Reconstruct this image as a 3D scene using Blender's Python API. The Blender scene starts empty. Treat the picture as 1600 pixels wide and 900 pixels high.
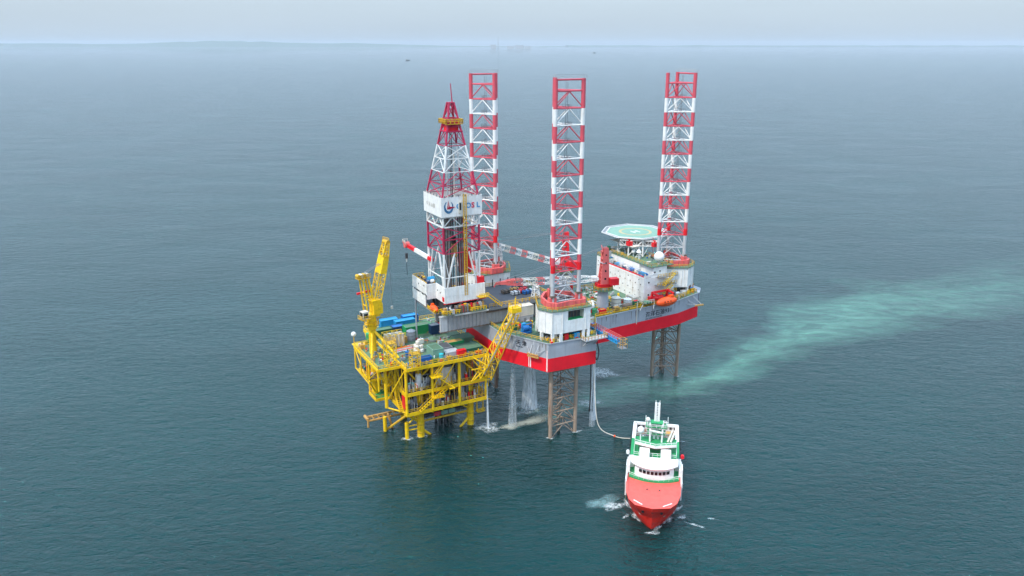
import bpy, math, random
from mathutils import Vector, Matrix
random.seed(7)
R = math.radians
S = bpy.context.scene
COL = S.collection

# ------------------------------------------------------------ camera, world, sun, exposure
cam = bpy.data.cameras.new('camera'); camo = bpy.data.objects.new('camera', cam); COL.objects.link(camo)
camo.location = (0, 0, 120); camo.rotation_euler = (R(90 - 17.0), 0, 0)
cam.sensor_width = 36; cam.lens = 36 * 1244 / 1600; cam.clip_start = 1; cam.clip_end = 200000
S.camera = camo
S.render.resolution_x = 1024; S.render.resolution_y = 576

SUN_AZ = R(228)      # compass direction the sun stands in, clockwise from +Y
SUN_EL = R(52)
w = bpy.data.worlds.new('World'); S.world = w; w.use_nodes = True
wn = w.node_tree; wn.nodes.clear()
def WN(t, **k):
    n = wn.nodes.new(t)
    for a, b in k.items(): setattr(n, a, b)
    return n
sky = WN('ShaderNodeTexSky', sky_type='NISHITA', sun_disc=False, sun_elevation=SUN_EL, sun_rotation=SUN_AZ,
         air_density=1.0, dust_density=3.0, ozone_density=1.5, altitude=100)
tc = WN('ShaderNodeTexCoord')
mp = WN('ShaderNodeMapping'); mp.inputs['Scale'].default_value = (1.2, 1.2, 14)
nz = WN('ShaderNodeTexNoise'); nz.inputs['Scale'].default_value = 2.2; nz.inputs['Detail'].default_value = 5
mr = WN('ShaderNodeMapRange'); mr.inputs[3].default_value = 0.93; mr.inputs[4].default_value = 1.06
veil = WN('ShaderNodeMixRGB', blend_type='MIX'); veil.inputs[0].default_value = 0.62
sepw = WN('ShaderNodeSeparateXYZ'); grd = WN('ShaderNodeMapRange'); grd.inputs[1].default_value = 0.14; grd.inputs[2].default_value = 0.65
grd.inputs[3].default_value = 1.0; grd.inputs[4].default_value = 3.1      # hazy skies grow brighter overhead
zc = WN('ShaderNodeMixRGB'); zc.inputs[1].default_value = (5.8, 7.1, 8.35, 1); zc.inputs[2].default_value = (4.9, 6.75, 9.0, 1)
vcol = WN('ShaderNodeVectorMath', operation='SCALE'); zf = WN('ShaderNodeMapRange'); zf.inputs[1].default_value = 0.07; zf.inputs[2].default_value = 0.3
wn.links.new(zc.outputs[0], vcol.inputs[0])
mul = WN('ShaderNodeMixRGB', blend_type='MULTIPLY'); mul.inputs[0].default_value = 1
bg = WN('ShaderNodeBackground'); bg.inputs[1].default_value = 0.108
wo = WN('ShaderNodeOutputWorld')
L_ = wn.links.new
L_(tc.outputs['Generated'], mp.inputs[0]); L_(mp.outputs[0], nz.inputs[0]); L_(nz.outputs[0], mr.inputs[0])
L_(tc.outputs['Generated'], sepw.inputs[0]); L_(sepw.outputs[2], grd.inputs[0]); L_(sepw.outputs[2], zf.inputs[0]); L_(zf.outputs[0], zc.inputs[0]); L_(grd.outputs[0], vcol.inputs['Scale']); L_(vcol.outputs[0], veil.inputs[2]); L_(sky.outputs[0], veil.inputs[1]); L_(veil.outputs[0], mul.inputs[1]); L_(mr.outputs[0], mul.inputs[2])
L_(mul.outputs[0], bg.inputs[0]); L_(bg.outputs[0], wo.inputs[0])

sl = bpy.data.lights.new('sun', 'SUN'); so = bpy.data.objects.new('sun', sl); COL.objects.link(so)
sl.energy = 2.6; sl.angle = R(3); sl.color = (1, 0.93, 0.82)
sd = Vector((math.sin(SUN_AZ) * math.cos(SUN_EL), math.cos(SUN_AZ) * math.cos(SUN_EL), math.sin(SUN_EL)))
so.rotation_euler = (-sd).to_track_quat('-Z', 'Y').to_euler(); so.location = (-100, -100, 300)
S.view_settings.view_transform = 'Standard'; S.view_settings.look = 'None'
S.view_settings.exposure = 0.3; S.view_settings.gamma = 1
S.render.engine = 'CYCLES'
S.cycles.max_bounces = 6; S.cycles.volume_bounces = 0; S.cycles.transparent_max_bounces = 16

# ------------------------------------------------------------ materials
MATS = {}
def nodes(name):
    m = bpy.data.materials.new(name); m.use_nodes = True
    n = m.node_tree; n.nodes.clear(); return m, n
def paint(name, c, rough=0.5, dirt=0.25, dirtc=(0.16, 0.09, 0.05), metal=0.0, scale=0.5, streak=True, spec=0.4):
    """weathered paint: cloudy fading plus vertical dirty streaks that belong to the surface"""
    m, n = nodes(name); N = n.nodes.new; K = n.links.new
    o = N('ShaderNodeOutputMaterial'); p = N('ShaderNodeBsdfPrincipled'); K(p.outputs[0], o.inputs[0])
    g = N('ShaderNodeNewGeometry')
    a = N('ShaderNodeTexNoise'); a.inputs['Scale'].default_value = scale; a.inputs['Detail'].default_value = 6; a.inputs['Roughness'].default_value = 0.65
    K(g.outputs['Position'], a.inputs['Vector'])
    mpn = N('ShaderNodeMapping'); mpn.inputs['Scale'].default_value = (1.6, 1.6, 0.16 if streak else 1.6)
    K(g.outputs['Position'], mpn.inputs[0])
    b = N('ShaderNodeTexNoise'); b.inputs['Scale'].default_value = 1.0; b.inputs['Detail'].default_value = 5; K(mpn.outputs[0], b.inputs['Vector'])
    r = N('ShaderNodeMapRange'); r.inputs[1].default_value = 0.52; r.inputs[2].default_value = 0.78; r.inputs[4].default_value = dirt
    r.clamp = True; K(b.outputs[0], r.inputs[0])
    v = N('ShaderNodeMapRange'); v.inputs[1].default_value = 0.3; v.inputs[2].default_value = 0.7
    v.inputs[3].default_value = 0.84; v.inputs[4].default_value = 1.08; K(a.outputs[0], v.inputs[0])
    mm = N('ShaderNodeMixRGB'); mm.blend_type = 'MULTIPLY'; mm.inputs[0].default_value = 1
    mm.inputs[1].default_value = (*c, 1); K(v.outputs[0], mm.inputs[2])
    mx = N('ShaderNodeMixRGB'); K(r.outputs[0], mx.inputs[0]); K(mm.outputs[0], mx.inputs[1]); mx.inputs[2].default_value = (*dirtc, 1)
    K(mx.outputs[0], p.inputs['Base Color'])
    p.inputs['Roughness'].default_value = rough; p.inputs['Metallic'].default_value = metal
    p.inputs['Specular IOR Level'].default_value = spec
    MATS[name] = m; return m
YEL = paint('yellow_paint', (0.86, 0.53, 0.005), 0.5, 0.5, (0.32, 0.14, 0.02), streak=False, scale=.7)
YED = paint('yellow_worn', (0.62, 0.36, 0.02), 0.6, 0.6, (0.22, 0.10, 0.03), streak=False)
WHI = paint('white_paint', (0.78, 0.77, 0.74), 0.5, 0.38, (0.44, 0.32, 0.2))
CRM = paint('cream_worn', (0.66, 0.61, 0.52), 0.6, 0.55, (0.33, 0.22, 0.13))
LRD = paint('leg_red', (0.62, 0.085, 0.115), 0.5, 0.2, (0.35, 0.05, 0.05))
BRD = paint('bright_red', (0.72, 0.012, 0.02), 0.45, 0.18, (0.35, 0.02, 0.02))
HRD = paint('hull_red', (0.80, 0.008, 0.022), 0.5, 0.12, (0.45, 0.02, 0.02), scale=0.15)
HGR = paint('hull_grey', (0.36, 0.375, 0.41), 0.55, 0.3, (0.24, 0.22, 0.2), scale=0.2)
DRD = paint('derrick_red', (0.47, 0.022, 0.075), 0.5, 0.25, (0.2, 0.03, 0.04))
PNK = paint('faded_red', (0.70, 0.13, 0.12), 0.6, 0.35, (0.4, 0.12, 0.08))
GRN = paint('green_deck', (0.10, 0.19, 0.115), 0.7, 0.8, (0.2, 0.18, 0.14), streak=False)
BGN = paint('bright_green', (0.02, 0.30, 0.10), 0.5, 0.2, (0.1, 0.2, 0.1))
DKG = paint('dark_green', (0.02, 0.13, 0.07), 0.5, 0.2)
BLU = paint('blue_paint', (0.015, 0.14, 0.42), 0.45, 0.2, (0.05, 0.1, 0.2))
LBL = paint('light_blue', (0.02, 0.28, 0.55), 0.45, 0.25, (0.05, 0.15, 0.3))
NVY = paint('navy', (0.02, 0.06, 0.15), 0.5, 0.3)
CYN = paint('cyan', (0.02, 0.45, 0.5), 0.45, 0.15)
ORG = paint('orange', (0.90, 0.10, 0.015), 0.35, 0.12, (0.5, 0.1, 0.03))
OCH = paint('ochre', (0.55, 0.30, 0.08), 0.6, 0.5)
GRY = paint('mid_grey', (0.22, 0.23, 0.24), 0.6, 0.5, (0.12, 0.1, 0.08))
LGR = paint('light_grey', (0.45, 0.46, 0.47), 0.55, 0.45, (0.22, 0.19, 0.16))
DRK = paint('dark_grey', (0.06, 0.062, 0.065), 0.7, 0.4, (0.1, 0.07, 0.05), streak=False)
PDK = paint('pipe_deck_grey', (0.085, 0.09, 0.10), 0.7, 0.4, (0.14, 0.12, 0.1), streak=False)
BLK = paint('black_rubber', (0.015, 0.015, 0.017), 0.5, 0.1)
RST = paint('rusty_steel', (0.34, 0.25, 0.185), 0.75, 1.0, (0.19, 0.06, 0.025), scale=0.8)
RSD = paint('dark_rusty_steel', (0.17, 0.13, 0.10), 0.8, 0.8, (0.09, 0.04, 0.025))
WOD = paint('deck_wood', (0.26, 0.14, 0.09), 0.7, 0.5, (0.12, 0.08, 0.06), streak=False)
TEA = paint('helideck_green', (0.19, 0.34, 0.25), 0.6, 0.3, (0.32, 0.42, 0.36), streak=False)
TAN = paint('helideck_tan', (0.48, 0.38, 0.2), 0.6, 0.2, streak=False)
FCR = paint('foredeck_red', (0.80, 0.11, 0.085), 0.6, 0.3, (0.45, 0.06, 0.05), streak=False, scale=0.9)
VRD = paint('vessel_red', (0.76, 0.025, 0.015), 0.45, 0.5, (0.36, 0.05, 0.03))
INK = paint('lettering_dark', (0.03, 0.035, 0.045), 0.6, 0.05)
FAI = paint('lettering_faint', (0.48, 0.46, 0.42), 0.6, 0.05)
LBC = paint('logo_blue', (0.10, 0.30, 0.52), 0.5, 0.05)
LRC = paint('logo_red', (0.70, 0.05, 0.10), 0.5, 0.05)
WIN = paint('dark_glass', (0.012, 0.016, 0.02), 0.12, 0.0, spec=0.8)
STN = paint('stain_streak', (0.78, 0.60, 0.58), 0.6, 0.4, (0.7, 0.2, 0.15))
BEAMP = paint('girder_grey', (0.36, 0.35, 0.345), 0.6, 0.6, (0.2, 0.17, 0.15), scale=0.9)

def water():
    m, n = nodes('sea_water'); N = n.nodes.new; K = n.links.new
    def mth(op, a=None, b=None, cl=False):
        x = N('ShaderNodeMath'); x.operation = op; x.use_clamp = cl
        for i, q in enumerate((a, b)):
            if q is None: continue
            if isinstance(q, (int, float)): x.inputs[i].default_value = q
            else: K(q, x.inputs[i])
        return x.outputs[0]
    o = N('ShaderNodeOutputMaterial'); p = N('ShaderNodeBsdfPrincipled'); K(p.outputs[0], o.inputs[0])
    g = N('ShaderNodeNewGeometry'); P = g.outputs['Position']
    def noise(sc, det, rough=0.5, stretch=(1, 1, 1), rot=0, dist=0.0):
        mpn = N('ShaderNodeMapping'); mpn.inputs['Scale'].default_value = stretch; mpn.inputs['Rotation'].default_value = (0, 0, rot)
        K(P, mpn.inputs[0])
        a = N('ShaderNodeTexNoise'); a.inputs['Scale'].default_value = sc; a.inputs['Detail'].default_value = det
        a.inputs['Roughness'].default_value = rough; a.inputs['Distortion'].default_value = dist
        K(mpn.outputs[0], a.inputs['Vector']); return a.outputs[0]
    # ---- waves
    n1 = noise(0.085, 3, 0.5, (1, 2.6, 1), R(-22), 0.4)
    n2 = noise(0.30, 4, 0.6, (1, 2.1, 1), R(-16), 0.7)
    n3 = noise(1.25, 3, 0.6, (1, 1.5, 1), R(-6))
    n2 = mth('SUBTRACT', 1.0, mth('ABSOLUTE', mth('SUBTRACT', mth('MULTIPLY', n2, 2.0), 1.0)))
    n2b = noise(0.15, 4, 0.6, (1, 2.2, 1), R(10), 0.5)
    n2 = mth('ADD', n2, mth('MULTIPLY', n2b, 1.4))
    h = mth('ADD', mth('MULTIPLY', n1, WAVE[0]), mth('ADD', mth('MULTIPLY', n2, WAVE[1]), mth('MULTIPLY', n3, WAVE[2])))
    patch = noise(0.012, 3, 0.5, (1, 1.9, 1), R(14), 0.5)
    pr = N('ShaderNodeMapRange'); K(patch, pr.inputs[0]); pr.inputs[1].default_value = .3; pr.inputs[2].default_value = .7
    pr.inputs[3].default_value = 0.65; pr.inputs[4].default_value = 1.3
    # the water in the lee of the platform and the ship is calmer
    lm = N('ShaderNodeMapping'); lm.vector_type = 'TEXTURE'; lm.inputs['Location'].default_value = (2, 198, 0); lm.inputs['Scale'].default_value = (75, 62, 1)
    K(P, lm.inputs[0]); lg = N('ShaderNodeVectorMath'); lg.operation = 'LENGTH'; K(lm.outputs[0], lg.inputs[0])
    lr = N('ShaderNodeMapRange'); lr.interpolation_type = 'SMOOTHSTEP'; K(mth('ADD', lg.outputs['Value'], mth('MULTIPLY', patch, 0.4)), lr.inputs[0])
    lr.inputs[1].default_value = 0.6; lr.inputs[2].default_value = 1.45; lr.inputs[3].default_value = 0.5; lr.inputs[4].default_value = 1.0
    h = mth('MULTIPLY', h, lr.outputs[0])
    b = N('ShaderNodeBump'); b.inputs['Strength'].default_value = 1.0; b.inputs['Distance'].default_value = 1.0
    K(mth('MULTIPLY', h, pr.outputs[0]), b.inputs['Height']); K(b.outputs[0], p.inputs['Normal'])
    # ---- silt plume: along-stream coordinate s, across t (metres, world)
    sx, sy = PLUME['o']; an = PLUME['a']
    mp1 = N('ShaderNodeMapping'); mp1.vector_type = 'TEXTURE'
    mp1.inputs['Location'].default_value = (sx, sy, 0); mp1.inputs['Rotation'].default_value = (0, 0, an)
    K(P, mp1.inputs[0]); sep = N('ShaderNodeSeparateXYZ'); K(mp1.outputs[0], sep.inputs[0])
    s_, t_ = sep.outputs[0], sep.outputs[1]
    def curve(pts, lo, hi):
        mr_ = N('ShaderNodeMapRange'); K(s_, mr_.inputs[0]); mr_.inputs[1].default_value = PLUME['s0']; mr_.inputs[2].default_value = PLUME['s1']
        f = N('ShaderNodeFloatCurve'); c = f.mapping.curves[0]
        while len(c.points) < len(pts): c.points.new(0.5, 0.5)
        for q, (a, v) in zip(c.points, sorted(pts)):
            q.location = ((a - PLUME['s0']) / (PLUME['s1'] - PLUME['s0']), (v - lo) / (hi - lo))
        f.mapping.update(); K(mr_.outputs[0], f.inputs[1])
        m2 = N('ShaderNodeMapRange'); K(f.outputs[0], m2.inputs[0]); m2.inputs[3].default_value = lo; m2.inputs[4].default_value = hi
        return m2.outputs[0]
    cen = curve(PLUME['c'], -100, 100); wid = curve(PLUME['w'], 0, 100); den = mth('MULTIPLY', curve(PLUME['d'], 0, 1), mth('MULTIPLY', mth('GREATER_THAN', s_, -2.0), mth('LESS_THAN', s_, 415.0)))
    wob = noise(0.022, 4, 0.6, (1, 1.6, 1), R(25), 0.8)
    off = mth('MULTIPLY', mth('SUBTRACT', wob, 0.5), mth('MULTIPLY', wid, 2.2))
    dd = mth('DIVIDE', mth('ABSOLUTE', mth('ADD', mth('SUBTRACT', t_, cen), off)), wid)
    prof = mth('SUBTRACT', 1.0, dd, True)
    prof = mth('POWER', prof, 0.95)
    wisp = noise(0.05, 6, 0.68, (1, 2.4, 1), R(22), 1.4)
    wr = N('ShaderNodeMapRange'); K(wisp, wr.inputs[0]); wr.inputs[1].default_value = .36; wr.inputs[2].default_value = .66
    fac = mth('MULTIPLY', mth('MULTIPLY', prof, den), mth('ADD', mth('MULTIPLY', wr.outputs[0], 0.6), 0.36), True)
    big = noise(0.006, 3, 0.5, (1, 1.8, 1), 0.2)
    base = N('ShaderNodeMixRGB'); K(big, base.inputs[0])
    base.inputs[1].default_value = (*SEA_A, 1); base.inputs[2].default_value = (*SEA_B, 1)
    mx = N('ShaderNodeMixRGB'); K(fac, mx.inputs[0]); K(base.outputs[0], mx.inputs[1]); mx.inputs[2].default_value = (*SILT, 1)
    K(mx.outputs[0], p.inputs['Base Color'])
    p.inputs['Roughness'].default_value = 0.035; p.inputs['IOR'].default_value = 1.44; p.inputs['Specular Tint'].default_value = (0.12, 0.84, 0.88, 1)
    return m
WAVE = (0.6, 1.15, 0.36)
SEA_A = (0.0001, 0.009, 0.009); SEA_B = (0.0002, 0.034, 0.031); SILT = (0.13, 0.32, 0.23)
PLUME = dict(o=(14, 246), a=R(34), s0=0, s1=420,
             c=[(0, 2), (30, 0), (62, -7), (110, 0), (160, 6), (225, 2), (310, -20), (420, -40)],
             w=[(0, 7), (30, 11), (60, 14), (110, 18), (165, 27), (225, 35), (310, 44), (420, 55)],
             d=[(0, 0.8), (30, 0.95), (55, 1.0), (75, 0.95), (110, 0.95), (165, 0.8), (225, 0.62), (310, 0.34), (420, 0.08)])
SEA = water()

def veilmat(name, c, amount, sc=1.0, stretch=(1, 1, 1), thr=(0.4, 0.65), radial=False):
    """thin foam, spray or falling water: lets what is behind show through, broken up by noise"""
    m, n = nodes(name); N = n.nodes.new; K = n.links.new
    o = N('ShaderNodeOutputMaterial'); d = N('ShaderNodeBsdfDiffuse'); t = N('ShaderNodeBsdfTransparent'); mx = N('ShaderNodeMixShader')
    d.inputs[0].default_value = (*c, 1)
    tcn = N('ShaderNodeTexCoord'); mpn = N('ShaderNodeMapping'); mpn.inputs['Scale'].default_value = stretch
    K(tcn.outputs['Object'], mpn.inputs[0])
    a = N('ShaderNodeTexNoise'); a.inputs['Scale'].default_value = sc; a.inputs['Detail'].default_value = 7; a.inputs['Roughness'].default_value = .7
    a.inputs['Distortion'].default_value = 0.6
    K(mpn.outputs[0], a.inputs['Vector'])
    r = N('ShaderNodeMapRange'); r.inputs[1].default_value = thr[0]; r.inputs[2].default_value = thr[1]; r.inputs[4].default_value = amount
    K(a.outputs[0], r.inputs[0]); fac = r.outputs[0]
    if radial:
        gr = N('ShaderNodeTexGradient'); gr.gradient_type = 'SPHERICAL'; K(tcn.outputs['UV'], gr.inputs[0])
        q = N('ShaderNodeMath'); q.operation = 'MULTIPLY'; K(fac, q.inputs[0])
        pw = N('ShaderNodeMath'); pw.operation = 'POWER'; K(gr.outputs[0], pw.inputs[0]); pw.inputs[1].default_value = 0.7
        K(pw.outputs[0], q.inputs[1]); fac = q.outputs[0]
    K(fac, mx.inputs[0]); K(t.outputs[0], mx.inputs[1]); K(d.outputs[0], mx.inputs[2]); K(mx.outputs[0], o.inputs[0])
    return m
FOAM = veilmat('foam', (0.75, 0.8, 0.8), 0.95, 0.9, radial=True, thr=(0.38, 0.62))
MIST = veilmat('pale_turbid_water', (0.32, 0.5, 0.5), 0.75, 0.3, radial=True, thr=(0.25, 0.7))
FALL = veilmat('falling_water', (0.85, 0.88, 0.9), 0.85, 1.6, (1.6, 1.6, 0.07), thr=(0.36, 0.58))
FALT = veilmat('thin_falling_water', (0.7, 0.75, 0.77), 0.35, 1.4, (1.6, 1.6, 0.07), thr=(0.35, 0.65))
SLIK = veilmat('grey_cuttings_slick', (0.40, 0.42, 0.36), 1.0, 0.8, radial=True, thr=(0.15, 0.5))

# ------------------------------------------------------------ mesh builder
def V(*a): return Vector(a)
class MB:
    def __init__(s, m=None): s.v = []; s.f = []; s.m = []; s.mats = []; s.cur = m; s.uv = None
    def mi(s, m):
        m = m or s.cur
        if m not in s.mats: s.mats.append(m)
        return s.mats.index(m)
    def add(s, vs, fs, m=None):
        b = len(s.v); i = s.mi(m)
        s.v += [tuple(x) for x in vs]
        for f in fs: s.f.append(tuple(b + k for k in f)); s.m.append(i)
    def box(s, x0, x1, y0, y1, z0, z1, m=None):
        vs = [(x, y, z) for z in (z0, z1) for y in (y0, y1) for x in (x0, x1)]
        s.add(vs, [(0, 2, 3, 1), (4, 5, 7, 6), (0, 1, 5, 4), (2, 6, 7, 3), (0, 4, 6, 2), (1, 3, 7, 5)], m)
    def cbox(s, c, d, m=None):
        s.box(c[0] - d[0] / 2, c[0] + d[0] / 2, c[1] - d[1] / 2, c[1] + d[1] / 2, c[2], c[2] + d[2], m)
    def tube(s, p, q, r, m=None, n=6, r2=None, cap=True):
        p = Vector(p); q = Vector(q); d = q - p
        if d.length < 1e-6: return
        d.normalize(); a = Vector((0, 0, 1)) if abs(d.z) < 0.95 else Vector((1, 0, 0))
        x = d.cross(a).normalized(); y = d.cross(x); r2 = r if r2 is None else r2
        o = math.pi / n
        A = [p + (x * math.cos(o + 2 * math.pi * k / n) + y * math.sin(o + 2 * math.pi * k / n)) * r for k in range(n)]
        B = [q + (x * math.cos(o + 2 * math.pi * k / n) + y * math.sin(o + 2 * math.pi * k / n)) * r2 for k in range(n)]
        fs = [(k, (k + 1) % n, n + (k + 1) % n, n + k) for k in range(n)]
        if cap: fs += [tuple(range(n))[::-1], tuple(range(n, 2 * n))]
        s.add(A + B, fs, m)
    def beam(s, p, q, w, h=None, m=None):
        h = h or w; p = Vector(p); q = Vector(q); d = (q - p).normalized()
        a = Vector((0, 0, 1)) if abs(d.z) < 0.95 else Vector((1, 0, 0))
        x = d.cross(a).normalized() * w / 2; y = x.cross(d).normalized() * h / 2
        A = [p - x - y, p + x - y, p + x + y, p - x + y]; B = [v + (q - p) for v in A]
        s.add(A + B, [(3, 2, 1, 0), (4, 5, 6, 7)] + [(k, (k + 1) % 4, 4 + (k + 1) % 4, 4 + k) for k in range(4)], m)
    def path(s, pts, r, m=None, n=5):
        for a, b in zip(pts, pts[1:]): s.tube(a, b, r, m, n)
    def prism(s, poly, z0, z1, m=None, mt=None, mb=None):
        n = len(poly); A = [(x, y, z0) for x, y in poly]; B = [(x, y, z1) for x, y in poly]
        s.add(A + B, [(k, (k + 1) % n, n + (k + 1) % n, n + k) for k in range(n)], m)
        s.add(B, [tuple(range(n))], mt or m); s.add(A, [tuple(range(n))[::-1]], mb or m)
    def loft(s, rings, m=None, closed=True, caps=True):
        n = len(rings[0]); vs = [p for r in rings for p in r]; fs = []
        for i in range(len(rings) - 1):
            for k in range(n if closed else n - 1):
                a = i * n + k; b = i * n + (k + 1) % n; fs.append((a, b, b + n, a + n))
        if caps: fs += [tuple(range(n))[::-1], tuple(range((len(rings) - 1) * n, len(rings) * n))]
        s.add(vs, fs, m)
    def sphere(s, c, r, m=None, n=14, k=9, z0=-1.0):
        rings = []
        for i in range(k + 1):
            ph = -math.pi / 2 + math.pi * i / k; 
            rings.append([(c[0] + r * max(math.cos(ph), 0.01) * math.cos(2 * math.pi * j / n), c[1] + r * max(math.cos(ph), 0.01) * math.sin(2 * math.pi * j / n), c[2] + r * max(math.sin(ph), z0)) for j in range(n)])
        s.loft(rings, m)
    def rail(s, pts, m=None, h=1.15, step=2.2, w=0.09, closed=False, mid=True):
        pts = [Vector(p) for p in pts]
        if closed: pts = pts + [pts[0]]
        for a, b in zip(pts, pts[1:]):
            L = (b - a).length; k = max(1, round(L / step))
            for i in range(k + 1):
                p = a.lerp(b, i / k); s.beam(p, p + V(0, 0, h), w, w, m)
            s.beam(a + V(0, 0, h), b + V(0, 0, h), w, w, m)
            if mid: s.beam(a + V(0, 0, h * .55), b + V(0, 0, h * .55), w * .8, w * .8, m)
    def truss(s, p, q, w, h, bays, m=None, c=0.28, b=0.16, w2=None, h2=None, mf=None, up=None):
        """four-chord lattice boom from p to q; w,h at p, w2,h2 at q"""
        p = Vector(p); q = Vector(q); d = (q - p).normalized(); up = Vector(up or (0, 0, 1))
        x = d.cross(up).normalized(); y = x.cross(d).normalized(); w2 = w2 or w; h2 = h2 or h
        def fr(t):
            c_ = p.lerp(q, t); ww = w + (w2 - w) * t; hh = h + (h2 - h) * t
            return [c_ - x * ww / 2 - y * hh / 2, c_ + x * ww / 2 - y * hh / 2, c_ + x * ww / 2 + y * hh / 2, c_ - x * ww / 2 + y * hh / 2]
        for i in range(bays):
            A = fr(i / bays); B = fr((i + 1) / bays); mm = mf(i) if mf else m
            for k in range(4):
                s.beam(A[k], B[k], c, c, mm)
                k2 = (k + 1) % 4
                s.beam(A[k], A[k2], b, b, mm)
                s.beam(A[k] if i % 2 else A[k2], B[k2] if i % 2 else B[k], b, b, mm)
    def stair(s, p, q, w, m=None):
        p = Vector(p); q = Vector(q); d = q - p; n = max(3, int(abs(d.z) / 0.5))
        x = Vector((d.x, d.y, 0)).cross(V(0, 0, 1)).normalized() * w / 2
        for sg in (-1, 1):
            s.beam(p + x * sg, q + x * sg, 0.12, 0.3, m); s.beam(p + x * sg + V(0, 0, 1), q + x * sg + V(0, 0, 1), 0.1, 0.1, m)
        for i in range(n): 
            c = p.lerp(q, (i + .5) / n); s.beam(c - x, c + x, 0.3, 0.06, m)

def mesh_obj(name, mb, parent=None, smooth=False):
    me = bpy.data.meshes.new(name); me.from_pydata(mb.v, [], mb.f)
    for m in mb.mats: me.materials.append(m)
    me.polygons.foreach_set('material_index', mb.m)
    if smooth: me.polygons.foreach_set('use_smooth', [True] * len(me.polygons))
    if mb.uv:
        uv = me.uv_layers.new(name='UVMap')
        for l in me.loops: uv.data[l.index].uv = mb.uv[l.vertex_index]
    me.update()
    o = bpy.data.objects.new(name, me); COL.objects.link(o)
    if parent: o.parent = parent
    return o

A0 = R(28.5); O = (3.4, 252.8)
def rig(u, v, z=0.0): return (O[0] + u * math.cos(A0) - v * math.sin(A0), O[1] + u * math.sin(A0) + v * math.cos(A0), z)
VA = math.atan2(-0.982, -0.19); VO = (45.6, 228.4)
def ves(x, y, z=0.0):   # x forward from the stern, y to starboard (image left)
    return (VO[0] + x * math.cos(VA) - y * math.sin(VA), VO[1] + x * math.sin(VA) + y * math.cos(VA), z)
FR = {'rig': (rig, A0), 'ves': (ves, VA), 'world': (lambda x, y, z=0.0: (x, y, z), 0.0)}
class Thing:
    """an Empty at the base; parts are given in the frame's own coordinates"""
    def __init__(s, name, label, cat, base, group=None, frame='rig', rot=0.0, own=False):
        f, a = FR[frame]; s.base = Vector(base) if not own else Vector((0, 0, 0))
        e = bpy.data.objects.new(name, None); COL.objects.link(e); e.empty_display_size = 1
        e.location = f(*base); e.rotation_euler = (0, 0, a + rot)
        e['label'] = label; e['category'] = cat
        if group: e['group'] = group
        s.e = e
    def part(s, name, mb, parent=None, label=None, smooth=False, stuff=False):
        b = s.base; mb.v = [(x - b.x, y - b.y, z - b.z) for x, y, z in mb.v]
        o = mesh_obj(name, mb, parent or s.e, smooth)
        if label: o['label'] = label
        if stuff: o['kind'] = 'stuff'
        return o
def dup(root, loc, rotz, label, group=None):
    r = root.copy(); COL.objects.link(r); r.location = loc; r.rotation_euler = (0, 0, rotz); r['label'] = label
    if group: r['group'] = group
    for ch in list(root.children):
        c = ch.copy(); COL.objects.link(c); c.parent = r
        for g in ch.children:
            d = g.copy(); COL.objects.link(d); d.parent = c
    return r
def single(name, label, cat, mb, base, group=None, frame='rig', smooth=False, kind=None):
    """a thing that is one mesh"""
    f, a = FR[frame]; b = Vector(base); mb.v = [(x - b.x, y - b.y, z - b.z) for x, y, z in mb.v]
    o = mesh_obj(name, mb, None, smooth); o.location = f(*base); o.rotation_euler = (0, 0, a)
    if kind: o['kind'] = kind
    if label: o['label'] = label
    if cat: o['category'] = cat
    if group: o['group'] = group
    return o

def text_mb(txt, size, mat, origin, along, up, depth=0.03, spacing=1.0, align='LEFT', bold=0.0):
    """lettering as thin raised metal; along and up are unit vectors in the part's frame"""
    cu = bpy.data.curves.new('t', 'FONT'); cu.body = txt; cu.size = size; cu.extrude = depth; cu.space_character = spacing
    cu.align_x = align; cu.offset = bold; cu.resolution_u = 3
    ob = bpy.data.objects.new('t', cu); COL.objects.link(ob)
    bpy.context.view_layer.update()
    me = ob.evaluated_get(bpy.context.evaluated_depsgraph_get()).to_mesh()
    a = Vector(along).normalized(); u_ = Vector(up).normalized(); n_ = a.cross(u_)
    mb = MB(mat); mb.add([Vector(origin) + a * v.co.x + u_ * v.co.y + n_ * v.co.z for v in me.vertices], [tuple(p.vertices) for p in me.polygons])
    ob.to_mesh_clear(); bpy.data.objects.remove(ob); bpy.data.curves.remove(cu)
    return mb

# ------------------------------------------------------------ sea, far coast, haze
sea = MB(SEA)
rings = [0, 60, 200, 500, 1200, 3000, 8000, 20000, 60000]
prev = None; NS = 64
ctr = (0, 200)
for r_ in rings[1:]:
    b = len(sea.v); sea.v += [(ctr[0] + r_ * math.cos(2 * math.pi * k / NS), ctr[1] + r_ * math.sin(2 * math.pi * k / NS), 0) for k in range(NS)]
    i = sea.mi(None)
    if prev is None: sea.f.append(tuple(range(b, b + NS))); sea.m.append(i)
    else:
        for k in range(NS): sea.f.append((prev + k, b + k, b + (k + 1) % NS, prev + (k + 1) % NS)); sea.m.append(i)
    prev = b
so_ = mesh_obj('sea', sea); so_['kind'] = 'structure'; so_['label'] = 'open teal grey sea with small wind ripples'

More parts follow.
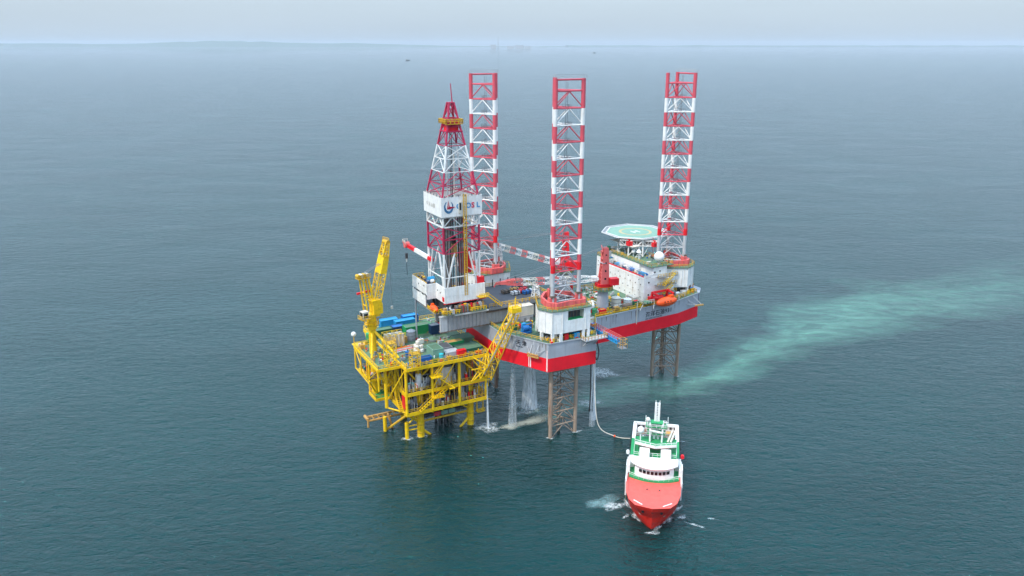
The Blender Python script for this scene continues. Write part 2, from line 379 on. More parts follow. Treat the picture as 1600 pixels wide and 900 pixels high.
COAST = paint('far_coast', (0.10, 0.14, 0.10), 0.9, 0.3)
def ridge(x0, x1, y, hts, depth=900):
    mb = MB(COAST); n = len(hts); rr = []
    for i, h in enumerate(hts):
        x = x0 + (x1 - x0) * i / (n - 1)
        rr.append([(x, y - depth, -0.5), (x, y - depth * .4, h * .6), (x, y, h), (x, y + depth, h * .5), (x, y + depth * 1.5, -0.5)])
    mb.loft(rr, closed=False, caps=False); return mb
random.seed(3)
hs = [8 + 130 * math.exp(-((i - 30) / 8.0) ** 2) * (0.85 + .15 * random.random()) + 70 * math.exp(-((i - 12) / 9.0) ** 2) + 55 * math.exp(-((i - 42) / 5.0) ** 2) + 12 * random.random() for i in range(60)]
c1 = mesh_obj('coast_hills', ridge(-36000, 3300, 47000, [q * 2.2 for q in hs], 1900)); c1['kind'] = 'structure'
hs2 = [20 + 25 * random.random() for i in range(40)]
c2 = mesh_obj('coast_shore', ridge(3300, 38000, 50000, [q * 2.2 for q in hs2], 1900)); c2['kind'] = 'structure'
hb = MB(LGR)
for k, (a, b_, h) in enumerate([(0, 150, 60), (165, 330, 75), (350, 470, 55)]): hb.box(-150 + a * 1.5, -150 + b_ * 1.5, 24950, 25100, 0, h * 1.4)
single('waterfront_shed', 'pale long sheds on the far coast under the horizon', 'shed', hb, (0, 25000, 0), frame='world')
tb = MB(LGR); tb.tube((-420, 25100, 0), (-420, 25100, 335), 17, r2=8, n=8); tb.box(-640, -480, 25000, 25100, 0, 120)
single('coastal_chimney', 'thin tall chimney beside pale sheds on the far coast', 'chimney', tb, (-420, 25100, 0), frame='world')

HZ = bpy.data.materials.new('haze_air'); HZ.use_nodes = True; hn = HZ.node_tree; hn.nodes.clear()
ho = hn.nodes.new('ShaderNodeOutputMaterial'); pv = hn.nodes.new('ShaderNodeVolumePrincipled')
pv.inputs['Color'].default_value = (0.70, 0.79, 0.88, 1); pv.inputs['Density'].default_value = 0.000018; pv.inputs['Anisotropy'].default_value = 0.0
hn.links.new(pv.outputs[0], ho.inputs['Volume'])
hb = MB(HZ); hb.box(-62000, 62000, -62000, 62000, -4, 345)
h_ = mesh_obj('haze', hb); h_['kind'] = 'stuff'; h_['label'] = 'pale sea haze'

def far_boat(x, y, s, label, rot=0.0):
    t = Thing('distant_boat', label, 'boat', (x, y, 0), frame='world', rot=rot, own=True)
    h = MB(DRK); P = [(-20, -4), (14, -4), (22, 0), (14, 4), (-20, 4)]
    h.loft([[(a * s * .93, b * s * .8, -0.5) for a, b in P], [(a * s, b * s, 3.5 * s) for a, b in P]]); t.part('hull', h)
    c = MB(LGR); c.box(-16 * s, -7 * s, -3 * s, 3 * s, 3.5 * s, 8.5 * s); c.box(-14 * s, -9 * s, -2 * s, 2 * s, 8.5 * s, 11 * s); t.part('cabin', c)
    mm = MB(GRY); mm.tube((0, 0, 3 * s), (0, 0, 14 * s), .4 * s); t.part('mast', mm)
far_boat(-830, 6600, .9, 'tiny dark boat far off, left of the tall derrick near the horizon')
far_boat(1240, 12500, 1.6, 'faint speck of a boat near the horizon, right of the middle lattice leg', 0.8)

# ------------------------------------------------------------ jack-up legs
E1, E2, AP = (-4.65, -2.68), (4.65, -2.68), (0.0, 5.37)
def build_leg(label):
    t = Thing('lattice_leg', label, 'rig leg', (1.05, -22.4, 0), 'tall red and white lattice legs of the rig', own=True)
    levels = [54.6 + 4.8 * i for i in range(11)]      # 54.6 ... 102.6
    def colour(z):
        if z < 24: return RST
        if z < 54.5: return LGR
        if z < 59.3: return LRD
        k = int((z - 54.6) / 4.8 + 0.01)
        return LRD if (k % 2 == 0 or z > 102.5) else WHI
    # chord cuts
    for (x, y) in (E1, E2, AP):
        c = MB(); c.tube((x, y, -14), (x, y, 25), 0.62, RST, 10)
        c.tube((x, y, 25), (x, y, 54.6), 0.62, LGR, 10)
        for i, z in enumerate(levels): c.tube((x, y, z), (x, y, z + 4.8 if z < 102 else 110.9), 0.64, colour(z + 1), 10)
        c.tube((x, y, 54.6), (x, y, 57.0), 0.72, BRD, 10)
        if (x, y) == AP: pass
        t.part('chord', c)
    zs = [-9.8 + 4.95 * i for i in range(8)] + [25 + 4.95 * i for i in range(6)]
    zs = [-10.0 + 4.614 * i for i in range(15)]         # -10 ... 54.6 (14 bays)
    allz = zs[:-1] + levels + [107.4]
    for i in range(len(allz) - 1):
        z0, z1 = allz[i], allz[i + 1]; mt = colour(z0 + 1)
        if z0 >= 102: mt = LRD
        b = MB(mt); r = 0.165
        for (p, q) in ((E1, E2), (E2, AP), (AP, E1)):
            b.tube((*p, z0 + .1), (*q, z0 + .1), r + .04, n=6)
            mx, my = (p[0] + q[0]) / 2, (p[1] + q[1]) / 2
            b.tube((*p, z0 + .2), (mx, my, z1 - .1), r); b.tube((*q, z0 + .2), (mx, my, z1 - .1), r)
        ms = [((E1[0] + E2[0]) / 2, E1[1]), ((E2[0] + AP[0]) / 2, (E2[1] + AP[1]) / 2), ((E1[0] + AP[0]) / 2, (E1[1] + AP[1]) / 2)]
        for k in range(3): b.tube((*ms[k], z0 + .1), (*ms[(k + 1) % 3], z0 + .1), .13)
        t.part('brace_bay', b)
    top = MB(LRD)
    for (p, q) in ((E1, E2), (E2, AP), (AP, E1)):
        top.tube((*p, 107.5), (*q, 107.5), .24)
    top.tube((*E1, 110.6), (*E2, 110.6), .26); t.part('top_beam', top)
    ra = MB(LGR); ra.rail([(E1[0] - .5, E1[1] + .5, 110.9), (E2[0] + .5, E2[1] + .5, 110.9), (E2[0] + .5, E2[1] - .8, 110.9), (E1[0] - .5, E1[1] - .8, 110.9)], h=1.1, step=1.4, w=.06, closed=True)
    t.part('top_railing', ra)
    la = MB(GRY)
    for sx in (-.3, .3): la.beam((sx, -1.2, 25), (sx, -1.2, 110), .09)
    for i in range(0, 84): la.beam((-.3, -1.2, 25.5 + i), (.3, -1.2, 25.5 + i), .06)
    for z in levels: la.box(-1.0, 1.0, -2.4, -.6, z - .1, z); la.rail([(-1, -.6, z), (1, -.6, z), (1, -2.4, z), (-1, -2.4, z)], h=1, step=1, w=.07)
    t.part('ladder', la)
    g = MB(RSD)
    for sx in (-.5, .5): g.tube((sx, 0, -12), (sx, 0, 26), .16)
    for i in range(30): g.beam((-.5, 0, -6 + i), (.5, 0, -6 + i), .1)
    t.part('inner_riser', g)
    return t.e
leg = build_leg('red and white lattice leg in front, above the white house nearest the camera')
LEGS = [(1.05, -22.4, 0.0), (-0.85, 23.0, math.pi), (61.3, -0.6, math.pi / 2)]
for i, l in ((1, 'red and white lattice leg directly behind the drilling derrick'), (2, 'red and white lattice leg at the bow beside the helideck')):
    u, v, a = LEGS[i]; dup(leg, rig(u, v, 0), A0 + a, l)

# ------------------------------------------------------------ rig hull
HP = [(-15, -12.3), (-6.9, -28.6), (9.8, -29.6), (19.3, -15.6), (56, -13.5), (68, -10), (68, 10), (56, 13.5), (19.3, 15.6), (9.8, 29), (-6.9, 28.6), (-15, 12.3)]
t = Thing('rig_hull', 'grey and red jack-up rig hull raised high above the water', 'rig hull', (20, 0, 24.5))
h = MB()
n = len(HP)
for (z0, z1, m) in ((24.5, 28.9, HRD), (28.9, 33.8, HGR)):
    h.add([(x, y, z0) for x, y in HP] + [(x, y, z1) for x, y in HP], [(k, (k + 1) % n, n + (k + 1) % n, n + k) for k in range(n)], m)
h.add([(x, y, 24.5) for x, y in HP], [tuple(range(n))[::-1]], DRK)
h.add([(x, y, 33.8) for x, y in HP], [tuple(range(n))], GRN)
t.part('hull_plating', h)
bd = MB(HGR)
for a, b in zip(HP, HP[1:] + HP[:1]):
    A_, B_ = V(*a, 0), V(*b, 0); d = (B_ - A_).normalized(); nn = V(d.y, -d.x, 0)
    k = int((B_ - A_).length / 7)
    bd.beam(A_ + nn * .06 + V(0, 0, 33.7), B_ + nn * .06 + V(0, 0, 33.7), .25, .3)
    for i in range(1, k + 1):
        p = A_.lerp(B_, i / (k + 1)) + nn * .03; bd.beam(p + V(0, 0, 29.4), p + V(0, 0, 33.5), .12)
t.part('rubbing_strake', bd)
bow = MB(HGR); bow.add([(56, -13.7, 33.75), (68.2, -10.2, 33.75), (72.5, -6, 33.75), (72.5, 6, 33.75), (68.2, 10.2, 33.75), (68.2, -10.2, 30.2), (68.2, 10.2, 30.2)],
    [(1, 2, 5), (2, 3, 6, 5), (3, 4, 6), (1, 4, 3, 2), (1, 5, 6, 4)]); t.part('bow_overhang', bow)
ra = MB(YED); inset = [(x * .985 + .2, y * .97, 33.9) for x, y in HP]
ra.rail(inset, closed=True, h=1.15, step=2.0, w=.13); t.part('deck_railing', ra)
for j in range(5):          # deck edge walkway sections with yellow kerb
    k = MB(YED); u0 = 20 + j * 7.2; k.box(u0, u0 + 6.4, -14.9 + j * .4, -13.9 + j * .4, 33.9, 34.15); t.part('walkway', k)
paint_rust = RSD
# lettering
side = (V(56, -13.5, 0) - V(19.3, -15.6, 0)).normalized()
p0 = V(19.3, -15.6, 0) + side * 21.4; nn = V(side.y, -side.x, 0); nn_side = nn.copy(); side_dir = side.copy()
ob = t.part('lettering', text_mb('海洋石油931', 2.1, INK, p0 + nn * .05 + V(0, 0, 30.1), side, (0, 0, 1), .02, 1.1, bold=.035))
ob = t.part('lettering', text_mb('HAI YANG SHI YOU 931', 0.72, INK, p0 + nn * .05 + V(0, 0, 29.15), side, (0, 0, 1), .02, 1.0))
s2 = (V(-6.9, -28.6, 0) - V(-15, -12.3, 0)).normalized(); p1 = V(-15, -12.3, 0) + s2 * 6.3; n2 = V(s2.y, -s2.x, 0)
t.part('lettering', text_mb('天 津', 1.75, INK, p1 + n2 * .05 + V(0, 0, 31.3), s2, (0, 0, 1), .02, 1.0, bold=.03))
t.part('lettering', text_mb('TIAN JIN', 0.7, INK, p1 + n2 * .05 + V(0, 0, 30.4), s2, (0, 0, 1), .02))
# streaks where water runs down the plating
for (u, v, d, n_, wd, z0, z1) in ((-6.9, -28.6, s2, n2, .55, 24.7, 31.5), (-9.6, -23.2, s2, n2, .5, 24.7, 29.1), (-9.9, -22.5, s2, n2, .35, 24.7, 30.8)):
    b = MB(STN); p = V(u, v, 0) + n_ * .04 - d * wd * 1.3; b.add([p + V(0, 0, z0), p + d * wd + V(0, 0, z0), p + d * wd * .8 + V(0, 0, z1), p + d * wd * .3 + V(0, 0, z1)], [(0, 1, 2, 3)])
    t.part('water_stain', b)
pf = MB(LGR)   # deck-edge platform on the starboard sponson
pf.box(4.2, 12.5, -32.0, -29.4, 33.5, 33.75); pf.beam((5, -29.6, 31.2), (5, -31.8, 33.5), .25); pf.beam((9, -29.6, 31.2), (9, -31.8, 33.5), .25)
pf.beam((5, -29.6, 31.2), (9, -31.8, 33.5), .2); t.part('edge_platform', pf)
r2 = MB(OCH); r2.rail([(4.2, -29.6, 33.76), (4.2, -31.9, 33.76), (12.4, -31.9, 33.76), (12.4, -29.6, 33.76)], h=1.1, step=1.2, w=.14); t.part('platform_railing', r2)
an = MB(OCH)    # anchor rack hanging on the aft sponson face
pa = V(-15, -12.3, 0) + s2 * 12.5
an.beam(pa + n2 * .2 + V(0, 0, 32.5), pa + n2 * 1.6 + V(0, 0, 30), .18, m=LGR); an.beam(pa + s2 * 2.4 + n2 * .2 + V(0, 0, 32.5), pa + s2 * 2 + n2 * 1.6 + V(0, 0, 30), .18, m=LGR)
an.beam(pa + n2 * 1.6 + V(0, 0, 29.9) - s2, pa + n2 * 1.6 + V(0, 0, 29.9) + s2 * 3, .3); an.beam(pa + n2 * 1.2 + V(0, 0, 29) - s2, pa + n2 * 1.2 + V(0, 0, 29) + s2 * 3, .5)
an.beam(pa + n2 * .2 + V(0, 0, 31.5) - s2 * 2, pa + n2 * 1.2 + V(0, 0, 29.5), .15, m=LGR); an.beam(pa + n2 * .2 + V(0, 0, 31.5) + s2 * 4.4, pa + n2 * 1.2 + V(0, 0, 29.5) + s2, .15, m=LGR)
an.beam(pa + n2 * .9 + s2 + V(0, 0, 33.8), pa + n2 * 1.4 + s2 + V(0, 0, 29.4), .22, m=LGR)
t.part('anchor_rack', an)
an = MB(LGR); q = V(62.5, -11.6, 0)
an.beam(q + V(-3, 0, 33.6), q + V(1.8, -1.8, 30.5), .18); an.beam(q + V(1.5, .4, 33.6), q + V(4, -1.8, 30.5), .18); an.beam(q + V(1.2, -1.8, 30.4), q + V(5, -1.8, 30.2), .45, m=OCH); an.beam(q + V(-4, 0, 31.4), q + V(2, -1.8, 30.6), .14)
t.part('anchor_rack', an)
vp = MB(CRM); vp.tube((36.5, -14.9, 28.5), (36.5, -14.9, 36.5), .15); t.part('vent_pipe', vp)
dh = MB(HGR); dh.box(-8.6, -1, -9.3, -4.8, 33.8, 36.4); dh.box(-8.4, -1.2, -9.37, -9.3, 34, 36.2, LGR); t.part('deckhouse', dh)
for x in (-7, -4.6, -2.4):
    d_ = MB(GRY); d_.box(x, x + .9, -9.46, -9.38, 33.9, 35.8); t.part('door', d_)
# ------------------------------------------------------------ jack houses (one per leg, frame of the leg)
def build_house(label):
    t = Thing('jack_house', label, 'jack house', (1.05, -22.4, 33.8), 'jack houses around the legs', own=True)
    # plan in leg frame (x along outer edge, y inward); outer side is y negative
    P = [(-5.2, 6.0), (-8.7, -1.5), (-6.5, -5.9), (-3.3, -6.6), (6.7, -6.6), (8.0, -2.0), (7.2, 6.4)]
    z0, z1 = 2.6, 9.7; n = len(P)
    w = MB(WHI)
    for k in range(n):
        a, b = P[k], P[(k + 1) % n]
        if k == 3:        # outer wall with the big opening
            xs = [-3.3, -1.6, 4.2, 6.7]
            w.add([(-3.3, -6.6, z0), (-1.4, -6.6, z0), (-1.4, -6.6, z1), (-3.3, -6.6, z1)], [(0, 1, 2, 3)])
            w.add([(4.3, -6.6, z0), (6.7, -6.6, z0), (6.7, -6.6, z1), (4.3, -6.6, z1)], [(0, 1, 2, 3)])
            w.add([(-1.4, -6.6, z0), (4.3, -6.6, z0), (4.3, -6.6, 6.5), (-1.4, -6.6, 6.5)], [(0, 1, 2, 3)])
            w.add([(-1.4, -6.6, 9.4), (4.3, -6.6, 9.4), (4.3, -6.6, z1), (-1.4, -6.6, z1)], [(0, 1, 2, 3)])
        else: w.add([(*a, z0), (*b, z0), (*b, z1), (*a, z1)], [(0, 1, 2, 3)])
    w.add([(*p, z0) for p in P], [tuple(range(n))[::-1]], GRY)
    t.part('wall', w)
    rec = MB(DRK); rec.add([(-1.4, -6.6, 6.5), (4.3, -6.6, 6.5), (4.3, -4.4, 6.5), (-1.4, -4.4, 6.5)], [(0, 1, 2, 3)], BGN)
    rec.add([(-1.4, -4.4, 6.5), (4.3, -4.4, 6.5), (4.3, -4.4, 9.4), (-1.4, -4.4, 9.4)], [(0, 1, 2, 3)]); rec.add([(4.3, -6.6, 6.5), (4.3, -4.4, 6.5), (4.3, -4.4, 9.6), (4.3, -6.6, 9.6)], [(0, 1, 2, 3)], CRM)
    rec.add([(-1.4, -6.6, 6.5), (-1.4, -4.4, 6.5), (-1.4, -4.4, 9.6), (-1.4, -6.6, 9.6)], [(0, 1, 2, 3)], CRM)
    for x in (-.6, .6, 1.8, 3.0): rec.beam((x, -4.5, 6.5), (x, -4.5, 9.4), .25, m=RSD)
    t.part('opening', rec)
    rf = MB(GRN); Q = [(x * 1.05, y * 1.05) for x, y in P]; rf.prism(Q, z1, z1 + .25, GRN, GRN, GRY)
    t.part('roof_walkway', rf)
    rl = MB(YED); rl.rail([(x, y, z1 + .25) for x, y in [(a * 1.03, b * 1.03) for a, b in P]], closed=True, step=1.6, w=.11); t.part('railing', rl)
    ribs = MB(WHI)
    for k in (0, 1, 2, 5):
        a, b = V(*P[k], 0), V(*P[(k + 1) % n], 0); d = (b - a).normalized(); nn = V(d.y, -d.x, 0); q = max(1, int((b - a).length / 2.0))
        for i in range(q + 1):
            p = a.lerp(b, i / q) + nn * .04; ribs.beam(p + V(0, 0, z0), p + V(0, 0, z1), .22)
    ribs.beam((5.0, -6.66, z0), (5.0, -6.66, z1), .12)
    t.part('wall_rib', ribs)
    jf = MB(PNK)      # faded red jacking frame: low ring around the chords
    Rg = [(-5.4, 3.0), (-6.6, -3.2), (-4.6, -5.4), (0, -4.9), (5.4, -5.6), (6.6, -3.2), (6.0, 3.0), (2.2, 7.0), (-2.0, 7.0)]
    k = len(Rg); In = [(x * .9, y * .88) for x, y in Rg]
    zb, zt = z1 + .3, z1 + 2.3
    jf.add([(*p, zb) for p in Rg] + [(*p, zt) for p in Rg], [(i, (i + 1) % k, k + (i + 1) % k, k + i) for i in range(k)])
    jf.add([(*p, zt) for p in Rg] + [(*p, zt) for p in In], [(i, (i + 1) % k, k + (i + 1) % k, k + i) for i in range(k)], PNK)
    jf.add([(*p, zb) for p in In] + [(*p, zt) for p in In], [(k + i, k + (i + 1) % k, (i + 1) % k, i) for i in range(k)])
    for i in range(k):
        a, b = V(*Rg[i], 0), V(*Rg[(i + 1) % k], 0); nn = V((b - a).y, -(b - a).x, 0).normalized() * .05
        for q in (0.33, 0.66): p = a.lerp(b, q) + nn; jf.beam(p + V(0, 0, zb + .2), p + V(0, 0, zt), .3)
    t.part('jacking_frame', jf)
    gd = MB(DRK); gd.prism([(x * .86, y * .84) for x, y in Rg], zb, zb + .3); [gd.box(x - .6, x + .6, y - .5, y + .5, zb + .3, zb + 1.2, m_) for x, y, m_ in ((-3, -1, GRY), (2.4, -2.6, OCH), (0, 2, LGR), (3, 1.2, RSD), (-1.5, -3.6, PNK))]; t.part('gear_deck', gd)
    for (x, y) in (E1, E2, AP):
        g = MB(PNK); g.box(x - 1.2, x + 1.2, y - .5, y + .9, z1 + .6, z1 + 3.4); g.box(x - .8, x + .8, y - .7, y + .4, z1 + 3.4, z1 + 4.1, RSD)
        t.part('pinion_housing', g)
    for (x, y) in ((-8, -2.2), (-6.2, -5.6), (-3.6, -6.2), (6.2, -6.2), (4.4, -6.2), (7.4, -2.2), (-5.0, 5.6), (6.8, 5.8)):
        s_ = MB(WHI); s_.box(x - .45, x + .45, y - .35, y + .35, 0, z0); t.part('stilt', s_)
    inner = MB(DRK); inner.box(-5.6, 5.4, -4.6, 4.5, 0.05, z0 - .1); inner.box(-2, -.6, -5.9, -4.8, .05, 1.9, BRD); inner.box(1.4, 3.4, -6.0, -4.9, .05, 1.8, LBL); inner.box(-5.4, -4.2, -5.2, -4.7, .05, 2.1, CRM); inner.box(3.8, 4.6, -6.2, -4.8, .05, 1.5, OCH)
    t.part('machinery', inner)
    return t.e
house = build_house('white jack house with a dark opening, around the front leg')
for i, l in ((1, 'jack house with faded red frame behind the derrick, around the rear leg'), (2, 'white ribbed jack house at the bow, right of the living quarters')):
    u, v, a = LEGS[i]; c_ = dup(house, rig(u, v, 33.8), A0 + a, l)

# ------------------------------------------------------------ living quarters
t = Thing('living_quarters', 'white living quarters block with rows of portholes', 'quarters', (48, 4, 33.8))
b = MB(WHI); b.box(43.4, 52.5, -9.2, 13.0, 33.8, 42.2); b.box(43.4, 53.0, 13.0, 19.8, 33.8, 44.0); t.part('wall', b)
b = MB(WHI)
b.box(43.4, 44.0, -9.2, 13.0, 42.2, 42.5); b.box(46.6, 56.0, -2.0, 18, 42.2, 45.4); b.box(47.6, 53.5, -8.8, -2.0, 42.2, 45.6); t.part('upper_house', b)
b = MB(GRN); b.box(46.4, 56.3, -9.1, 18.3, 45.6, 45.8); b.box(43.4, 53.1, 13.1, 19.9, 44.0, 44.12); t.part('roof', b)
b = MB(WHI); b.box(47.0, 51.2, -9.0, -8.9, 42.2, 43.3); b.box(43.4, 47.0, -9.05, -8.95, 42.2, 43.1); t.part('parapet', b)
b = MB(BRD); b.box(43.45, 43.65, -9.0, 12.8, 42.5, 42.9); b.box(44, 46.5, -9.1, 12.9, 42.2, 42.3, WOD); t.part('roof_edge', b)
rl = MB(YED); rl.rail([(43.5, -9, 42.9), (43.5, 12.9, 42.9)], w=.09, m=GRY); rl.rail([(46.6, 18, 45.8), (46.6, -8.9, 45.8), (56, -8.9, 45.8), (56, 18, 45.8)], closed=True, w=.11); rl.rail([(43.5, 13.2, 44.1), (43.5, 19.7, 44.1), (53, 19.7, 44.1)], w=.11)
t.part('roof_railing', rl)
for iz, z in enumerate((35.1, 37.4, 39.6, 41.2)):
    for j in range(7):
        v = -7.4 + j * 3.05 + (1.2 if iz % 2 else 0)
        if v > 12 or (iz == 3 and j % 2): continue
        p = MB(WIN); p.tube((43.43, v, z), (43.33, v, z), .2, n=10); t.part('porthole', p)
    for v in (14.3, 16.6, 18.8):
        if iz != 1: p = MB(WIN); p.tube((43.43, v, z + .9), (43.33, v, z + .9), .2, n=10); t.part('porthole', p)
for (u, z) in ((45.5, 36), (45.5, 40.5), (48.2, 43.8), (50.5, 44)):
    p = MB(WIN); v = -9.2 if z < 42 else -8.8; p.tube((u, v + .03, z), (u, v - .1, z), .32, n=10); t.part('porthole', p)
wk = MB(YED)
for z in (36.3, 39.3, 42.3): wk.box(48.8 if z > 40 else 48, 56.5, -11.2, -9.25, z - .15, z, GRY); wk.rail([(48, -11.1, z), (56.5, -11.1, z)], w=.12, step=1.3)
t.part('side_gallery', wk)
for (a, c) in (((50, -11.6, 36.3), (54.0, -11.6, 39.3)), ((50, -11.6, 39.3), (55, -11.6, 43.4))):
    s_ = MB(YEL); s_.stair(a, c, 1.1); t.part('stair', s_)
b = MB(WHI); b.box(52.5, 57, -9.0, 8, 33.8, 41); t.part('link_wall', b)

b = MB(GRY); random.seed(31)
for k in range(110):
    if k % 3 == 0: u, v, z = random.uniform(44.2, 46.3), random.uniform(-8.4, 12.4), 42.32
    elif k % 3 == 1: u, v, z = random.uniform(47, 55.6), random.uniform(-8.4, 17.4), 45.82
    else: u, v, z = random.uniform(43.8, 52.6), random.uniform(13.4, 19.4), 44.14
    b.cbox((u, v, z), (random.uniform(.2, .9), random.uniform(.2, .9), random.uniform(.2, 1.1)), random.choice([GRY, WHI, LGR, CRM, OCH, BLU, WHI, DRK, LGR]))
t.part('roof_fitting', b, stuff=True)
b = MB(GRY)
for z in (36.6, 39.2, 41.8): b.box(43.32, 43.4, -9.1, 12.9, z, z + .05, CRM)
for v in range(-7, 13, 4): b.box(43.32, 43.4, v + .2, v + .26, 33.9, 42.2, CRM)
t.part('plate_seam', b)
# things on the quarters' roof
def dome(u, v, z, r, label, base=1.2):
    t = Thing('radar_dome', label, 'radome', (u, v, z), 'white radomes')
    s_ = MB(WHI); s_.sphere((u, v, z + base + r * .8), r, n=18, k=12); t.part('dome', s_, smooth=True)
    p = MB(LGR); p.tube((u, v, z), (u, v, z + base), r * .3, n=8); t.part('pedestal', p)
dome(51.6, -6.6, 45.8, 1.85, 'largest white radome, at the right end of the quarters roof')
dome(50.3, 6.5, 45.8, .75, 'small white radome on the quarters roof under the helideck')
t = Thing('satellite_dish', 'white dish antenna on a tripod beside the small radome', 'antenna', (50, 3.0, 45.8))
b = MB(WHI); b.tube((50, 3.0, 48.2), (50, 3.0, 49.2), 1.0, r2=.3, n=12); b.tube((50, 3, 49.2), (50, 3, 49.9), .12); t.part('dish', b)
b = MB(WHI)
for k in range(3): b.tube((50 + math.cos(k * 2.1) * 1.2, 3 + math.sin(k * 2.1) * 1.2, 45.8), (50, 3, 48.3), .12)
t.part('tripod', b)
def gbox(u, v, z, du, dv, dz, m, name, label, cat, lid=None, group=None):
    t = Thing(name, label, cat, (u, v, z), group)
    b = MB(m); b.cbox((u, v, z), (du, dv, dz)); 
    t.part('body', b)
    l = MB(lid or m); l.cbox((u, v, z + dz), (du * .96, dv * .9, .08)); l.beam((u - du / 2, v - dv / 2 - .03, z), (u - du / 2, v - dv / 2 - .03, z + dz), .12); l.beam((u + du / 2, v - dv / 2 - .03, z), (u + du / 2, v - dv / 2 - .03, z + dz), .12); t.part('lid', l)
    return t
for i, (v, L_, m, lab) in enumerate(((8.6, 3.4, LBL, 'blue bin on the quarters roof terrace, far left end'), (4.0, 2.6, NVY, 'navy bin in the middle of the quarters roof terrace'), (0.4, 2.8, BLU, 'blue bin right of the navy one on the quarters terrace'), (-5.8, 3.2, LBL, 'light blue bin at the right end of the quarters terrace'))):
    gbox(45.3, v, 42.32, 1.5, L_, 1.0, m, 'storage_bin', lab, 'bin', WHI if i == 1 else None, 'bins on the quarters terrace')
for i, (v, lab) in enumerate(((6.4, 'white air conditioner nearest the left end of the terrace'), (2.2, 'white air conditioner left of the blue bin on the terrace'), (-2.6, 'white air conditioner in front of the upper house, rightmost of its row'))):
    gbox(45.4, v, 42.32, 1.4, 1.6, 1.5, WHI, 'air_conditioner', lab, 'air conditioner', LGR, 'air conditioners on the quarters terrace')
t = Thing('generator_unit', 'grey and white exhaust unit on the left end of the quarters roof', 'generator', (47, 16.5, 44.1))
b = MB(LGR); b.box(45, 49, 15, 18.3, 44.15, 46.4); t.part('casing', b)
b = MB(DKG); b.tube((46, 16, 46.4), (46, 16, 48.2), .6, n=10); b.box(46.8, 48.5, 15.3, 17, 46.4, 47.4, GRY); t.part('exhaust', b)

# ------------------------------------------------------------ helideck
HC = (57.6, 15.6, 52.4)
t = Thing('helideck', 'pale green octagonal helicopter landing deck with a tan circle', 'helideck', (57.6, 15.6, 45))
oc = [(HC[0] + 12.9 * math.cos(R(22.5 + 45 * k)), HC[1] + 12.9 * math.sin(R(22.5 + 45 * k))) for k in range(8)]
b = MB(TEA); b.prism([(HC[0] + (x - HC[0]) * .87, HC[1] + (y - HC[1]) * .87) for x, y in oc], HC[2] - .5, HC[2], LGR, TEA, LGR); t.part('deck', b)
b = MB(LGR)
for k in range(8):
    a, c = oc[k], oc[(k + 1) % 8]; ia = (HC[0] + (a[0] - HC[0]) * .87, HC[1] + (a[1] - HC[1]) * .87); ic = (HC[0] + (c[0] - HC[0]) * .87, HC[1] + (c[1] - HC[1]) * .87)
    b.add([(*ia, HC[2] - .12), (*ic, HC[2] - .12), (*c, HC[2] + .1), (*a, HC[2] + .1)], [(0, 1, 2, 3), (3, 2, 1, 0)], LGR)
    b.beam((*a, HC[2] + .1), (*c, HC[2] + .1), .25, .25, WHI)
    b.beam((*ia, HC[2] + .02), (*ic, HC[2] + .02), .35, .12, WHI)
t.part('safety_net', b)
def ring(c, r0, r1, z, m, n=48):
    b = MB(m); b.add([(c[0] + r * math.cos(2 * math.pi * k / n), c[1] + r * math.sin(2 * math.pi * k / n), z) for r in (r0, r1) for k in range(n)], [(k, (k + 1) % n, n + (k + 1) % n, n + k)[::-1] for k in range(n)]); return b
t.part('landing_circle', ring(HC, 5.2, 6.2, HC[2] + .015, TAN))
b = MB(WHI); z = HC[2] + .02; c = HC
for dx in (-1.1, 1.1): b.box(c[0] + dx - .25, c[0] + dx + .25, c[1] - 1.6, c[1] + 1.6, z, z + .01)
b.box(c[0] - .85, c[0] + .85, c[1] - .25, c[1] + .25, z + .002, z + .012); t.part('landing_letter', b)
b = MB(WHI)   # support truss
cols = [(49, 8), (53, 4.5), (50, 16), (59, 6), (55, 18), (60, 16)]
for (u, v) in cols: b.tube((u, v, 45.6), (HC[0] + (u - HC[0]) * .95, HC[1] + (v - HC[1]) * .95, HC[2] - .5), .28, n=8)
b.tube((49, 8, 45.8), (53, 4.5, 51.9), .16); b.tube((53, 4.5, 45.8), (59, 6, 51.9), .16); b.tube((53, 4.5, 45.8), (49, 8, 51.9), .16)
b.tube((50, 16, 45.8), (49, 8, 51.9), .16)
b.truss((47.0, 10.5, 50.7), (58, 1.5, 50.7), 1.6, 1.9, 7, c=.22, b=.14)
t.part('support_truss', b)
b = MB(CRM); b.box(48.5, 59, 5, 19, 49.6, 49.75); t.part('catwalk', b)
for (u, v, l) in ((49.0, 7.6, 'red fire monitor cabinet under the left edge of the helideck'), (56.0, 1.8, 'red fire monitor cabinet under the right edge of the helideck')):
    q = Thing('fire_monitor', l, 'fire monitor', (u, v, 49.8), 'red fire monitors'); b = MB(BRD); b.box(u - .9, u + .9, v - .9, v + .7, 49.8, 51.3); q.part('cabinet', b)
    b = MB(BRD); b.tube((u, v, 51.3), (u, v, 52.0), .25); b.tube((u - .8, v, 52.1), (u + .6, v, 51.9), .2, r2=.12); q.part('nozzle', b)

